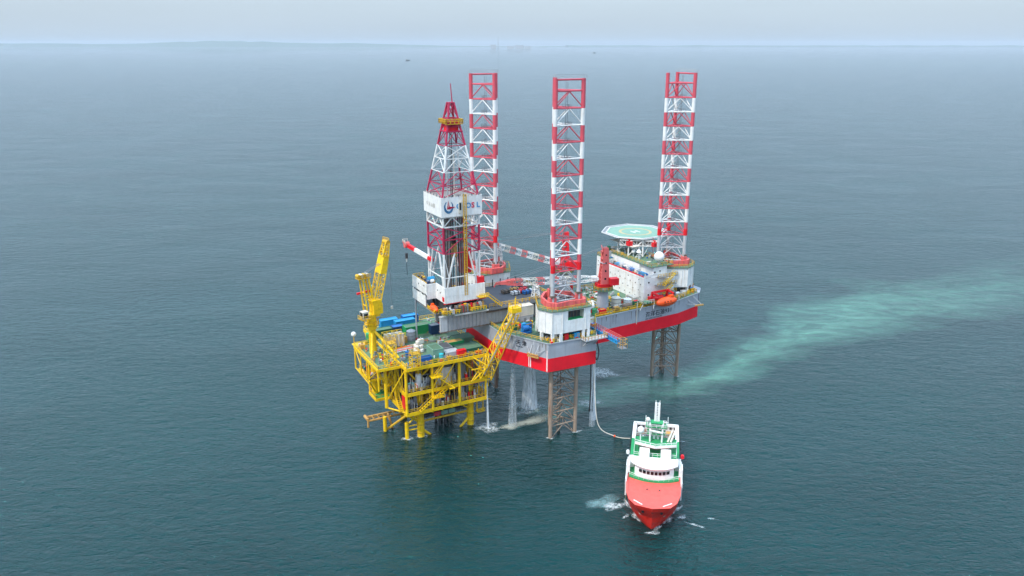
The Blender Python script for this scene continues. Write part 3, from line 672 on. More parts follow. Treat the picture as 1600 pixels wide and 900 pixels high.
# ------------------------------------------------------------ rig cranes
def rig_crane(label, u, v, tip, king, body_m, ptop=42.0, bays=14, foot=45.0, hook=True, prad=1.7):
    t = Thing('pedestal_crane', label, 'crane', (u, v, 33.8), 'red cranes on the rig')
    p = MB(HGR); p.tube((u, v, 33.8), (u, v, ptop), prad * 1.25, n=16, r2=prad); t.part('pedestal', p)
    p = MB(OCH); p.tube((u, v, ptop - 1.0), (u, v, ptop - .8), prad * 2.0, n=16, m=GRN)
    p.rail([(u + prad * 1.95 * math.cos(k * .785), v + prad * 1.95 * math.sin(k * .785), ptop - .8) for k in range(8)], closed=True, w=.12, step=1.5, m=YED); t.part('service_platform', p)
    T = Vector(tip); B0 = Vector((u, v, foot)); d = Vector((T.x - u, T.y - v, 0)).normalized(); s_ = V(d.y, -d.x, 0)
    b = MB(BRD); q = V(u, v, ptop)
    b.beam(q - d * 2.6 + V(0, 0, .6), q + d * 2.4 + V(0, 0, .6), 3.4, 1.2); t.part('slewing_deck', b)
    b = MB(BRD); c0 = q - d * 2.2 - s_ * 1.8; b.beam(c0 + V(0, 0, 2.3) + d * .9 - s_ * .6, c0 + V(0, 0, 2.3) - d * 2.0 - s_ * .6, 2.2, 2.3); t.part('machinery_house', b)
    b = MB(WHI); c1 = q + s_ * 2.3 + d * 1.6; b.beam(c1 + V(0, 0, 2.2), c1 + d * 1.8 + V(0, 0, 2.2), 1.6, 1.9); cab = t.part('cab', b)
    b = MB(WIN); b.beam(c1 + d * 1.8 + V(0, 0, 2.4), c1 + d * 1.86 + V(0, 0, 2.4), 1.3, 1.1); t.part('cab_window', b, cab)
    # king post: two plated legs with portholes, tapering
    b = MB(body_m)
    for sg in (-1, 1):
        a0 = q + s_ * 1.35 * sg + V(0, 0, 1.2); a1 = q + s_ * .7 * sg - d * .4 + V(0, 0, king - ptop)
        w0, w1 = 1.5, .8
        R0 = [a0 + d * w0 - s_ * .25, a0 + d * w0 + s_ * .25, a0 - d * w0 + s_ * .25, a0 - d * w0 - s_ * .25]
        R1 = [a1 + d * w1 - s_ * .2, a1 + d * w1 + s_ * .2, a1 - d * w1 + s_ * .2, a1 - d * w1 - s_ * .2]
        b.loft([R0, R1])
        for k in range(4):
            cpt = a0.lerp(a1, .15 + .22 * k); b.tube(cpt - s_ * .3, cpt + s_ * .3, .38 - .04 * k, WIN, 10)
    for k in range(5):
        cpt = (q + V(0, 0, 1.2)).lerp(q + V(0, 0, king - ptop), .1 + .2 * k) ; ww = 1.35 - .13 * k
        b.beam(cpt - s_ * ww + d * .9, cpt + s_ * ww + d * .9, .3); b.beam(cpt - s_ * ww + d * .9, cpt + s_ * (ww - .1) + d * .8 + V(0, 0, 2), .2); b.beam(cpt - s_ * ww - d * .9, cpt + s_ * ww - d * .9, .3)
    t.part('king_post', b)
    b = MB(LGR); b.box(q.x - 1.3, q.x + 1.3, q.y - 1.3, q.y + 1.3, ptop + (king - ptop) * .62, ptop + (king - ptop) * .62 + .12); t.part('king_platform', b)
    B = B0 + d * 2.0
    Lb = (T - B).length
    m1 = B.lerp(T, .12); m2 = B.lerp(T, .82)
    b = MB(WHI)
    b.truss(B, m1, 1.6, .5, 2, c=.25, b=.15, w2=1.8, h2=1.7)
    b.truss(m1, m2, 1.9, 1.8, 10, c=.2, b=.1, mf=lambda i: (WHI, PNK, CRM, WHI, PNK)[i % 5])
    b.truss(m2, m2.lerp(T, .45), 1.8, 1.7, 3, c=.3, b=.2, w2=1.3, h2=1.2, m=PNK)
    t.part('boom', b)
    b = MB(PNK); m3 = m2.lerp(T, .4); b.loft([[m3 + s_ * .7 + V(0, 0, .65), m3 - s_ * .7 + V(0, 0, .65), m3 - s_ * .7 - V(0, 0, .6), m3 + s_ * .7 - V(0, 0, .6)], [T + s_ * .3 + V(0, 0, .1), T - s_ * .3 + V(0, 0, .1), T - s_ * .3 - V(0, 0, .6), T + s_ * .3 - V(0, 0, .6)]])
    b.beam(T + V(0, 0, -.2), T + d * .6 - V(0, 0, 1.4), .35); t.part('boom_tip', b)
    b = MB(GRY); K = q - d * .4 + V(0, 0, king - ptop + .2)
    for sg in (-.6, .6): b.tube(K + s_ * sg, m2 + s_ * sg + V(0, 0, .9), .06, n=4)
    b.tube(K, T + V(0, 0, .3), .05, n=4); t.part('boom_cable', b)
    # boom rest
    return t
rig_crane('salmon red crane whose boom runs left past the front leg', 26.0, -9.4, (-10.5, -1.2, 46.3), 55.5, PNK)
rig_crane('red crane half hidden behind the front leg, boom reaching left', 24.5, 12.6, (-3.0, 27.0, 53.5), 56.5, BRD, ptop=43)
def trestle(label, u, v, z0, z1):
    t = Thing('boom_rest', label, 'boom rest', (u, v, z0), 'white boom rests')
    b = MB(WHI)
    for (du, dv) in ((-1, -.8), (1, -.8), (1, .8), (-1, .8)): b.tube((u + du * 1.2, v + dv * 1.2, z0), (u + du * .7, v + dv * .7, z1), .16)
    for k in range(3):
        zz = z0 + (z1 - z0) * (k + .3) / 3; zt = z0 + (z1 - z0) * (k + 1.2) / 3.2
        for (a, c) in (((-1, -.8), (1, -.8)), ((1, -.8), (1, .8)), ((1, .8), (-1, .8)), ((-1, .8), (-1, -.8))):
            b.tube((u + a[0], v + a[1], zz), (u + c[0], v + c[1], zt), .09); b.tube((u + a[0], v + a[1], zz), (u + c[0], v + c[1], zz), .09)
    t.part('frame', b)
    b = MB(WHI); b.beam((u, v - 1.6, z1), (u, v + 1.6, z1), .4); b.beam((u, v - 1.5, z1), (u, v - 1.9, z1 + .9), .25); b.beam((u, v + 1.5, z1), (u, v + 1.9, z1 + .9), .25); t.part('cradle', b)
trestle('tall white lattice boom rest behind the pipe deck', 3.5, 23.4, 40, 51.0)
trestle('short white boom rest left of the front leg', 2.5, -4.6, 40.2, 44.2)

# ------------------------------------------------------------ cantilever and pipe deck
t = Thing('cantilever', 'grey ribbed cantilever carrying the drill floor out over the yellow platform', 'cantilever', (-12, 0, 33.9))
for v in (-4.4, 5.6):
    g = MB(BEAMP); g.box(-31.8 if v < 0 else -29, 10, v - .35, v + .35, 34.0, 39.0)
    UU = -31.9 if v < 0 else -29.1; g.box(UU, 10, v - .75, v + .75, 33.9, 34.25, RSD); g.box(UU, 10, v - .75, v + .75, 38.8, 39.1, LGR)
    for k in range(30 if v < 0 else 0): g.box(-31.5 + k * 1.35, -31.3 + k * 1.35, v - .7, v + .7, 34.2, 38.85, LGR if k < 3 else BEAMP)
    if v < 0: g.box(-31.9, -29.6, v - .72, v - .4, 34.2, 39, LGR)
    t.part('girder', g)
g = MB(RSD)
for k in range(6): g.box(-23 + k * 5, -22.5 + k * 5, -4, 5.3, 37.0, 38.6)
t.part('cross_member', g)
g = MB(PDK); g.box(-15.6, 8.5, -6.2, 14.8, 39.7, 40.0); g.box(-15.6, 8.5, -6.35, -6.2, 39.2, 39.95, GRY); t.part('pipe_deck', g)
g = MB(YED); g.rail([(-15.3, -6.0, 40), (8.4, -6.0, 40), (8.4, 14.6, 40), (-15.3, 14.6, 40)], w=.13, step=1.5)
for k in range(9): g.tube((-13 + k * 2.5, -5.6, 40), (-13 + k * 2.5, -5.6, 42.2 if k % 3 == 0 else 41.2), .13)
t.part('railing', g)
for k in range(7):
    p = MB(DRK); p.tube((-13 + k * 3, 13.8, 40), (-13 + k * 3, 13.8, 42.6), .22); t.part('stop_post', p)
g = MB(RSD); g.box(-16, 9, -5.6, -5.0, 38.2, 38.5); 
for k in range(12): g.beam((-15 + 2 * k, -5.3, 38.4), (-15 + 2 * k, -5.3, 39.7), .2, m=GRY)
t.part('skid_rail', g)
p = MB(WHI); p.path([(-29.0, -5.8, 42), (-27.6, -5.9, 39.9), (-27.2, -5.9, 39.4), (-12, -5.9, 39.3)], .3, n=8); t.part('mud_line', p)

# cargo on the pipe deck
random.seed(11)
spots = [(-1.2, 2.4, WHI, 'white'), (1.0, 3.2, BRD, 'red'), (2.6, 1.3, BLU, 'blue'), (3.6, 4.8, BRD, 'bright red'), (4.6, 2.2, WHI, 'cream white'), (0.4, 6.0, OCH, 'ochre'), (6.2, 4.4, DKG, 'dark green'), (2.4, 8.2, NVY, 'navy blue'), (5.6, 8.0, RSD, 'rust brown'), (-3.4, 5.2, RSD, 'brown')]
where = ['nearest the drill floor side', 'beside the white cargo at the rear', 'in front of the navy bundle', 'in the middle of the cargo', 'next to the short boom rest', 'left of the navy bundle', 'at the right end of the cargo', 'in the back row of the cargo', 'in the back right corner of the pipe deck', 'lying alone left of the other cargo']
for (u, v, m, cn), wh in zip(spots, where):
    t = Thing('tubular_bundle', f'{cn} capped bundle of pipe {wh}', 'cargo', (u, v, 40.0), 'coloured cargo on the pipe deck')
    b = MB(m)
    for i in range(3):
        for j in range(2): b.tube((u - 1.5, v - .6 + i * .6, 40.35 + j * .55), (u + 1.4, v - .6 + i * .6 + .25, 40.35 + j * .55), .3, n=8)
    t.part('pipe_stack', b)
    b = MB(DRK); b.box(u - .9, u - .7, v - 1.0, v + 1.0, 40, 41.3); b.box(u + .6, u + .8, v - 1.0, v + 1.1, 40, 41.3); t.part('lashing_frame', b)
def container(u, v, z, L, W, H, m, label, rot=0.0, roof=None, group='cargo containers', name='cargo_container'):
    t = Thing(name, label, 'container', (u, v, z), group, rot=rot, own=True)
    b = MB(m); b.box(-L / 2, L / 2, -W / 2, W / 2, .12, H - .08)
    k = int(L / .45)
    for i in range(k + 1):
        x = -L / 2 + .15 + i * (L - .3) / k; b.box(x - .09, x + .09, -W / 2 - .05, -W / 2, .25, H - .25); b.box(x - .09, x + .09, W / 2, W / 2 + .05, .25, H - .25)
    for i in range(int(W / .45)): y = -W / 2 + .25 + i * .45; b.box(-L / 2 - .05, -L / 2, y - .09, y + .09, .25, H - .25)
    t.part('body', b)
    f = MB(m)
    for x in (-L / 2, L / 2):
        for y in (-W / 2, W / 2): f.beam((x, y, 0), (x, y, H), .2)
        f.beam((x, -W / 2, H), (x, W / 2, H), .2); f.beam((x, -W / 2, .1), (x, W / 2, .1), .2)
    for y in (-W / 2, W / 2): f.beam((-L / 2, y, H), (L / 2, y, H), .2); f.beam((-L / 2, y, .1), (L / 2, y, .1), .2)
    t.part('frame', f)
    r = MB(roof or m); r.box(-L / 2 + .1, L / 2 - .1, -W / 2 + .1, W / 2 - .1, H - .08, H - .02)
    for i in range(k): x = -L / 2 + .3 + i * (L - .6) / k; r.box(x, x + .12, -W / 2 + .15, W / 2 - .15, H - .02, H + .02)
    t.part('roof', r)
    d = MB(roof or m)
    for y in (-.5, .5): d.tube((L / 2 + .06, y, .3), (L / 2 + .06, y, H - .3), .05, n=4, m=LGR)
    d.box(L / 2, L / 2 + .04, -W / 2 + .15, W / 2 - .15, .25, H - .25); t.part('door', d)
    return t
container(-4.8, -7.2, 36.45, 7.4, 4.2, 3.2, CRM, 'cream white container left of the front jack house', roof=CRM, group=None)

# ------------------------------------------------------------ drill floor
t = Thing('drill_floor', 'white walled drill floor box under the red and white derrick', 'drill floor', (-24, 4, 39.1))
FP = [(-30.0, -4.9), (-16.4, -4.9), (-16.4, 13.8), (-33.2, 13.8), (-33.2, 2.0), (-30.0, 2.0)]
fl = MB(DRK); fl.prism(FP, 43.3, 43.7, GRY, DRK, RSD); t.part('floor', fl)
def wall(a, b, z0, z1, m=WHI, th=.2):
    w_ = MB(m); A_, B_ = V(*a, 0), V(*b, 0); d = (B_ - A_).normalized(); n_ = V(d.y, -d.x, 0)
    w_.beam(A_ + V(0, 0, (z0 + z1) / 2), B_ + V(0, 0, (z0 + z1) / 2), th, z1 - z0)
    L = (B_ - A_).length; k = int(L / .9)
    for i in range(k + 1):
        p = A_ + d * (L * i / k) + n_ * (th / 2 + .02); w_.beam(p + V(0, 0, z0 + .1), p + V(0, 0, z1 - .1), .09)
    w_.beam(A_ + n_ * .12 + V(0, 0, (z0 + z1) / 2), B_ + n_ * .12 + V(0, 0, (z0 + z1) / 2), .06, .12); return w_
t.part('wind_wall', wall((-30, -4.9), (-16.4, -4.9), 43.2, 48.3, LGR if False else WHI)); t.part('wind_wall', wall((-16.4, -4.9), (-16.4, 1.5), 43.2, 48.3))
t.part('wind_wall', wall((-30, 2), (-30, -4.9), 43.2, 48.3)); t.part('wind_wall', wall((-33.2, 2.0), (-30, 2.0), 43.2, 48.2))
t.part('wind_wall', wall((-33.2, 13.8), (-33.2, 2.0), 44.6, 48.4)); t.part('wind_wall', wall((-33.2, 13.8), (-33.2, 3.0), 40.6, 44.2))
for (v0, v1, z) in ((12.5, 11.6, 44.4), (10.8, 8.0, 44.4), (6.0, 4.4, 44.4), (3.6, 2.8, 44.6)):
    s_ = MB(WIN); s_.box(-33.36, -33.3, v1, v0, z - .25, z + .25); t.part('wall_slot', s_)
for (u, v, z) in ((-30.13, .8, 46.2), (-30.13, -1.6, 46.0), (-33.33, 4, 47.3), (-30.13, -3.6, 44.6), (-33.33, 8.5, 46.8)):
    s_ = MB(WIN); s_.box(u - .05, u + .02, v - .25, v + .25, z - .22, z + .22); t.part('wall_vent', s_)
g = MB(RSD)
for (u, v) in ((-29.5, -4.4), (-17, -4.4), (-29.5, 5.6), (-17, 5.6), (-23, -4.4), (-23, 5.6), (-32.5, 13), (-17, 13)): g.beam((u, v, 39.1), (u, v, 43.3), .6, m=DRK if u < -20 else HGR)
for u in (-29.5, -23): g.beam((u, -4.4, 39.3), (u + 6, -4.4, 43.2), .4, m=GRY); g.beam((u, 5.6, 39.3), (u + 6, 5.6, 43.2), .4)
g.box(-30.5, -16, -5, -4.7, 43.0, 43.3, BRD); g.box(-30, -17, -3.8, 13.0, 39.2, 39.4, DRK); t.part('substructure', g)
g = MB(DRK); g.box(-29, -18, -2.5, 5, 39.4, 43.2); g.box(-29, -27, -3.4, -2.6, 39.4, 42, GRY); t.part('inner_equipment', g)
g = MB(GRN); g.box(-32.8, -30.2, -3.0, 13.4, 39.6, 39.8, GRY); g.box(-31.4, -24.6, -6.6, -5.0, 39.9, 40.1, GRN); g.box(-22, -16.5, -7.0, -5.0, 40.0, 40.2, GRN); t.part('lower_gallery', g)
g = MB(YEL); g.rail([(-30.4, -3.0, 39.8), (-32.7, -3.0, 39.8), (-32.7, 6, 39.8)], w=.18, step=1.0); g.rail([(-31.3, -5.2, 40.1), (-31.3, -6.5, 40.1), (-25, -6.5, 40.1)], w=.18, step=1.0); g.rail([(-21.8, -6.9, 40.2), (-16.8, -6.9, 40.2)], w=.18, step=1.0)
t.part('yellow_railing', g)
g = MB(GRY); random.seed(41)
for k in range(130):
    if k % 2: u, v, z = random.uniform(-32, -17), random.uniform(-4.4, 5), random.choice([39.3, 43.7])
    else: u, v, z = random.uniform(-31, -17), random.uniform(-6.4, -5.2), 40.1
    if z > 43 and u < -29.6: u = -29
    g.cbox((u, v, z), (random.uniform(.2, 1.0), random.uniform(.2, .9), random.uniform(.4, 2.6)), random.choice([RSD, GRY, OCH, YED, DRK, BRD, LGR, RSD]))
t.part('floor_fitting', g, stuff=True)
g = MB(YEL); g.stair((-16.2, -6.8, 44.3), (-11.6, -6.8, 40.4), 1.4); g.box(-19.4, -16.2, -7.6, -5.1, 44.2, 44.35, YED); g.rail([(-19.4, -7.5, 44.35), (-16.2, -7.5, 44.35)], w=.16, step=.9); t.part('stair', g)
for (u, v, z0) in ((-33.0, 12.5, 27), (-32.6, 3.5, 39.8)):
    g = MB(LGR); g.tube((u, v, z0), (u, v, 41.5), .28 if z0 < 30 else .3, n=8); t.part('strut', g)
g = MB(GRY); g.box(-33.0, -30.1, 2.2, 13.7, 47.3, 47.5); g.rail([(-33.1, 2.1, 47.5), (-33.1, 13.7, 47.5), (-29.5, 13.7, 47.5)], w=.14, step=1.1, m=YED)
for k in range(26): g.cbox((random.uniform(-32.8, -30.4), random.uniform(2.6, 13.4), 47.5), (random.uniform(.3, 1), random.uniform(.3, 1), random.uniform(.4, 1.6)), random.choice([GRY, RSD, OCH, YED, LGR, DRK, NVY]))
t.part('upper_gallery', g)
g = MB(NVY); g.box(-32, -30, 3.6, 6, 47.5, 48.8); t.part('winch', g); g = MB(GRY); g.box(-32, -29.4, 7, 9.5, 43.7, 45.8); t.part('winch', g)
g = MB(LBL); g.tube((-31.6, 4.6, 49), (-29.6, 4.6, 49), .8, n=12); g.tube((-31.4, 2.9, 48.8), (-30.4, 2.9, 48.8), .55, n=12, m=WHI); t.part('drum', g)
g = MB(OCH); g.box(-27.8, -26, -3.4, -1.5, 43.7, 47); t.part('control_cabin', g)
g = MB(BRD); g.box(-18.6, -16.3, -4.6, -2.8, 48.0, 50.2); t.part('driller_cabin', g)

# hanging orange boat under the drill floor
def lifeboat(u, v, z, L, label, rot=0.0, m=ORG):
    t = Thing('lifeboat', label, 'lifeboat', (u, v, z), 'orange lifeboats', rot=rot, own=True)
    b = MB(m); rr = []
    for i in range(11):
        x = -L / 2 + L * i / 10; f = max(0.12, math.sin(math.pi * (0.04 + .92 * i / 10)) ** .5)
        rr.append([(x, math.cos(a) * L * .19 * f, L * .2 + math.sin(a) * L * (.2 if math.sin(a) < 0 else .2) * f) for a in [2 * math.pi * k / 12 for k in range(12)]])
    b.loft(rr); t.part('hull', b, smooth=True)
    b = MB(m); b.box(L * .12, L * .32, -L * .08, L * .08, L * .36, L * .44); 
    for x in (-.25, -.1, .05): b.box(L * x, L * x + .3, -L * .191, -L * .17, L * .24, L * .29, WIN)
    t.part('canopy', b)
    b = MB(BLK); b.beam((-L * .3, -L * .185, L * .18), (L * .3, -L * .185, L * .18), .1); t.part('fender', b)
lifeboat(-32.0, -.6, 39.85, 5.2, 'small orange boat hung under the left wall of the drill floor', R(90))
lifeboat(48.2, -16.0, 33.4, 8.6, 'large orange enclosed lifeboat hanging from davits on the hull side', R(2))
t = Thing('boat_davit', 'red davit frame holding the large orange lifeboat', 'davit', (48, -13, 33.9))
b = MB(BRD)
for u in (44.6, 51.2):
    b.beam((u, -12.2, 33.9), (u, -12.6, 38.0), .7, .7); b.beam((u, -12.6, 37.9), (u, -15.9, 37.6), .55, .55); b.beam((u, -12.2, 34.4), (u, -14.2, 36.6), .4)
    b.tube((u, -15.9, 37.5), (u, -15.9, 36.2), .08)
t.part('arm', b)
b = MB(BRD); b.beam((44.2, -12.8, 38), (51.8, -12.8, 38), .6); b.tube((46, -12, 35.4), (49.6, -12, 35.4), .9, n=10); b.box(43.2, 44.6, -13.2, -11.8, 34, 36.5); t.part('winch_frame', b)

# ------------------------------------------------------------ derrick
DC = (-23.6, 2.2)
t = Thing('drilling_derrick', 'tall red and white drilling derrick on the drill floor', 'derrick', (*DC, 43.7))
def hw(z):       # half width
    return 6.0 if z <= 76 else 6.0 - (z - 76) * (6.0 - .75) / (103.5 - 76)
def dcol(z):
    if z < 58.7: return WHI
    if z < 67: return DRD
    if z < 76: return WHI
    if z < 83.3: return DRD
    if z < 91: return WHI
    return DRD
levels = [43.9, 51, 58.7, 63, 67, 70.0, 76, 79.6, 83.3, 87.2, 91, 95, 99, 103.5]
cs = [(-1, -1), (1, -1), (1, 1), (-1, 1)]
def cp(k, z, f=1.0): c = cs[k % 4]; return V(DC[0] + c[0] * hw(z) * f, DC[1] + c[1] * hw(z) * f, z)
for k in range(4):
    b = MB()
    for z0, z1 in zip(levels, levels[1:]): b.beam(cp(k, z0), cp(k, z1), .52 if z0 < 76 else .42, .52 if z0 < 76 else .42, dcol(z0 + .5))
    b.cbox((cp(k, 44).x, cp(k, 44).y, 43.7), (1.3, 1.3, 1.4), BRD)
    t.part('leg', b)
for z0, z1 in zip(levels, levels[1:]):
    m = dcol(z0 + .5); b = MB(m); r = .24 if z0 < 76 else .19
    for k in range(4):
        a0, b0, a1, b1 = cp(k, z0), cp(k + 1, z0), cp(k, z1), cp(k + 1, z1)
        if z0 < 50:           # open A-frame base
            b.beam(a1, b1, r)
            b.beam(a0, a0.lerp(b0, .13) + V(0, 0, z1 - z0), .42); b.beam(b0, b0.lerp(a0, .13) + V(0, 0, z1 - z0), .42)
        elif z0 < 58:
            b.beam(a0.lerp(b0, .13), a1.lerp(b1, .3), .42); b.beam(b0.lerp(a0, .13), b1.lerp(a1, .3), .42)
            b.beam(a0.lerp(b0, .13), a1, .22); b.beam(b0.lerp(a0, .13), b1, .22)
        elif 69 < z0 < 72: b.beam(a0, b0, .3)
        elif z0 in (67,):
            mm = [a1.lerp(b1, q) for q in (.25, .75)]; lo = a0.lerp(b0, .5)
            b.beam(a0, mm[0], r); b.beam(mm[0], lo, r); b.beam(lo, mm[1], r); b.beam(mm[1], b0, r); b.beam(a0, b0, .36)
        else:
            b.beam(a0, b0, r * 1.1); mid = a1.lerp(b1, .5)
            if z0 in (58.7, 79.6, 83.3, 91, 95): b.beam(a0, mid, r); b.beam(b0, mid, r)
            else: b.beam(a0, b1, r); b.beam(b0, a1, r)
    t.part('brace_panel', b)
# racking board walls
e = 6.75; Q = [(DC[0] - e, DC[1] - e), (DC[0] + e, DC[1] - e), (DC[0] + e, DC[1] + e), (DC[0] - e, DC[1] + e)]
for k in range(4):
    a, c = V(*Q[k], 0), V(*Q[(k + 1) % 4], 0); b = MB(WHI); b.beam(a + V(0, 0, 73.3), c + V(0, 0, 73.3), .16, 6.0)
    d = (c - a).normalized(); nn = V(d.y, -d.x, 0)
    for i in range(1, 12): p = a.lerp(c, i / 12) - nn * .02; b.beam(p + V(0, 0, 76.3), p + V(0, 0, 76.8), .3, m=GRY if i % 2 else CRM)
    t.part('racking_board_wall', b)
b = MB(GRY); b.prism([(DC[0] - 6.6, DC[1] - 6.6), (DC[0] - 1.6, DC[1] - 6.6), (DC[0] - 1.6, DC[1] + 6.6), (DC[0] - 6.6, DC[1] + 6.6)], 74.0, 74.2); b.box(DC[0] + 1.6, DC[0] + 6.6, DC[1] - 6.6, DC[1] + 6.6, 74, 74.2); t.part('racking_board', b)
# emblem and letters on the front board
fy = DC[1] - e - .12; cx, cz = DC[0] - 4.4, 73.3
b = MB(LBC); n = 40
pts = []
for k in range(n + 1):
    a = R(115) + R(300) * k / n; th = .55 * (0.35 + math.sin(math.pi * k / n)); pts.append((cx + 1.55 * math.cos(a), cz + 1.9 * math.sin(a), cx + (1.55 - th) * math.cos(a), cz + (1.9 - th) * math.sin(a)))
for p, q in zip(pts, pts[1:]): b.add([(p[0], fy, p[1]), (q[0], fy, q[1]), (q[2], fy, q[3]), (p[2], fy, p[3])], [(0, 1, 2, 3), (3, 2, 1, 0)])
t.part('emblem', b)
b = MB(LRC)
for T3 in (((-.1, 2.2), (.55, -.7), (.1, -.5)), ((-.1, 2.2), (-.55, -.3), (-.2, -.5)), ((-.6, -.6), (2.4, -.05), (.1, .25)), ((-.6, -.6), (2.4, -.05), (.3, -.55))): b.add([(cx + x, fy - .03, cz + z) for x, z in T3], [(0, 1, 2), (2, 1, 0)])
t.part('emblem_flash', b)
for ch, ux, m in (('C', -1.3, LBC), ('O', 1.85, LBC), ('S', 3.75, LRC), ('L', 5.45, LBC)):
    t.part('lettering', text_mb(ch, 2.2, m, (DC[0] + ux - .6, fy, 72.6), (1, 0, 0), (0, 0, 1), .03, bold=.09))
b = MB(CRM); b.box(DC[0] - 1.2, DC[0] - .2, fy - .3, fy - .02, 71.2, 74.8, ); b.box(DC[0] - 1.0, DC[0] - .4, fy - .36, fy - .3, 72.2, 74.4, BLK); t.part('hatch', b)
t.part('lettering', text_mb('中海油服', 1.5, FAI, (DC[0] - e - .11, DC[1] + 4.6, 72.6), (0, -1, 0), (0, 0, 1), .02, 1.35))
b = MB(YED)      # yellow caged ladder on the front
lx = DC[0] + .8
for dx in (-.45, .45): b.beam((lx + dx, DC[1] - 7.2, 45), (lx + dx, DC[1] - 7.2, 70.0), .2); b.beam((lx + dx, DC[1] - 7.25, 70), (lx + dx, DC[1] - 7.25, 77), .2)
for i in range(64): b.beam((lx - .45, DC[1] - 7.22, 45.2 + i * .5), (lx + .45, DC[1] - 7.22, 45.2 + i * .5), .12)
t.part('ladder', b)
b = MB(RSD)      # stands of drill pipe in the derrick
for i in range(5):
    for j in range(2):
        for sg in (-1, 1): b.tube((DC[0] + sg * 2.4 + (j - .5) * .9, DC[1] - 3.6 + i * 1.4, 43.9), (DC[0] + sg * 2.2 + (j - .5) * .9, DC[1] - 3.6 + i * 1.4, 72.0 + (i % 3) * .8), .14, n=5, m=(BLK, RSD, GRY)[i % 3])
t.part('drill_pipe_stand', b)
b = MB(YED); b.box(DC[0] - .9, DC[0] + .9, DC[1] - .7, DC[1] + .7, 56, 60.2, OCH); b.box(DC[0] - .6, DC[0] + .6, DC[1] - .5, DC[1] + .5, 60.2, 62.5, BLK); b.tube((DC[0], DC[1], 62), (DC[0], DC[1], 95), .13, n=5, m=BLK); b.tube((DC[0] - .5, DC[1], 62), (DC[0] - .5, DC[1], 95), .1, n=5, m=BLK); t.part('travelling_block', b)
b = MB(LGR); b.beam((DC[0] - 1.2, DC[1] + 1, 44), (DC[0] - 1.2, DC[1] + 1, 92), .35); b.beam((DC[0] + 1.6, DC[1] + 2, 44), (DC[0] + 1.6, DC[1] + 2, 88), .3, m=CRM); t.part('guide_rail', b)
b = MB(BRD); b.box(DC[0] + 4.4, DC[0] + 7.6, DC[1] + 3.2, DC[1] + 6.5, 49, 57); t.part('dog_house', b)
b = MB(DRD); hz = hw(96) + .5; b.box(DC[0] - hz, DC[0] + hz, DC[1] - hz, DC[1] + hz, 95.0, 95.3); b.box(DC[0] - 1.8, DC[0] + 1.8, DC[1] - 1.4, DC[1] + 1.4, 95.3, 98, BRD)
for k in range(3): b.tube((DC[0] - 1.2 + k * 1.1, DC[1] - 1.6, 97), (DC[0] - 1.2 + k * 1.1, DC[1] + 1.6, 97), .8, n=10, m=DRD)
t.part('crown_block', b)
b = MB(YED); hz = hw(98) + .9; b.rail([(DC[0] - hz, DC[1] - hz, 97.4), (DC[0] + hz, DC[1] - hz, 97.4), (DC[0] + hz, DC[1] + hz, 97.4), (DC[0] - hz, DC[1] + hz, 97.4)], closed=True, w=.28, step=1.2, h=1.3)
b.box(DC[0] - hz, DC[0] + hz, DC[1] - hz, DC[1] - hz + .9, 97.2, 97.35); b.box(DC[0] + hz - .8, DC[0] + hz, DC[1] - hz + .9, DC[1] + hz, 97.2, 97.35); t.part('crown_railing', b)
b = MB(DRD); b.tube((DC[0] + .6, DC[1], 103), (DC[0] + .1, DC[1], 109), .2, r2=.12); b.box(DC[0] - 1, DC[0] + 1, DC[1] - 1, DC[1] + 1, 103.3, 103.6); t.part('crown_mast', b)

t = Thing('loading_boom', 'white and red hydraulic loading boom reaching left from the derrick', 'boom', (-29.6, 8.4, 53))
p0, p1 = V(-29.2, 6.0, 54.6), V(-33.4, 17.6, 57.6)
b = MB(BRD)
for i, m in enumerate((BRD, WHI, WHI, WHI, BRD, BRD)): b.beam(p0.lerp(p1, i / 6.0), p0.lerp(p1, (i + 1) / 6.0), 1.0, 1.1, m)
t.part('beam', b)
b = MB(PNK); b.tube(p1 - V(.8, 0, 0), p1 + V(.8, 0, 0), 1.0, n=12); b.beam(p1, p1 + V(-.6, 1.6, .8), .5); b.rail([p1 + V(-.9, -1.2, .6), p1 + V(-.9, 1.4, .8), p1 + V(.9, 1.4, .8)], w=.1, h=.9, step=.8, m=CRM); t.part('sheave_head', b)
t = Thing('crane_hook', 'black hook block hanging on a line left of the derrick', 'hook', (-33.6, 17.8, 48))
b = MB(BLK); b.tube((-33.6, 17.6, 57), (-33.6, 17.6, 55.5), .05, n=4); b.tube((-33.6, 17.6, 53.2), (-33.6, 17.6, 47.4), .09, n=4); t.part('line', b)
b = MB(DRK); b.box(-34, -33.2, 17.3, 17.9, 53.0, 54.8); b.tube((-33.6, 17.6, 53), (-33.6, 17.6, 51.8), .3, r2=.1, m=WHI); t.part('block', b)

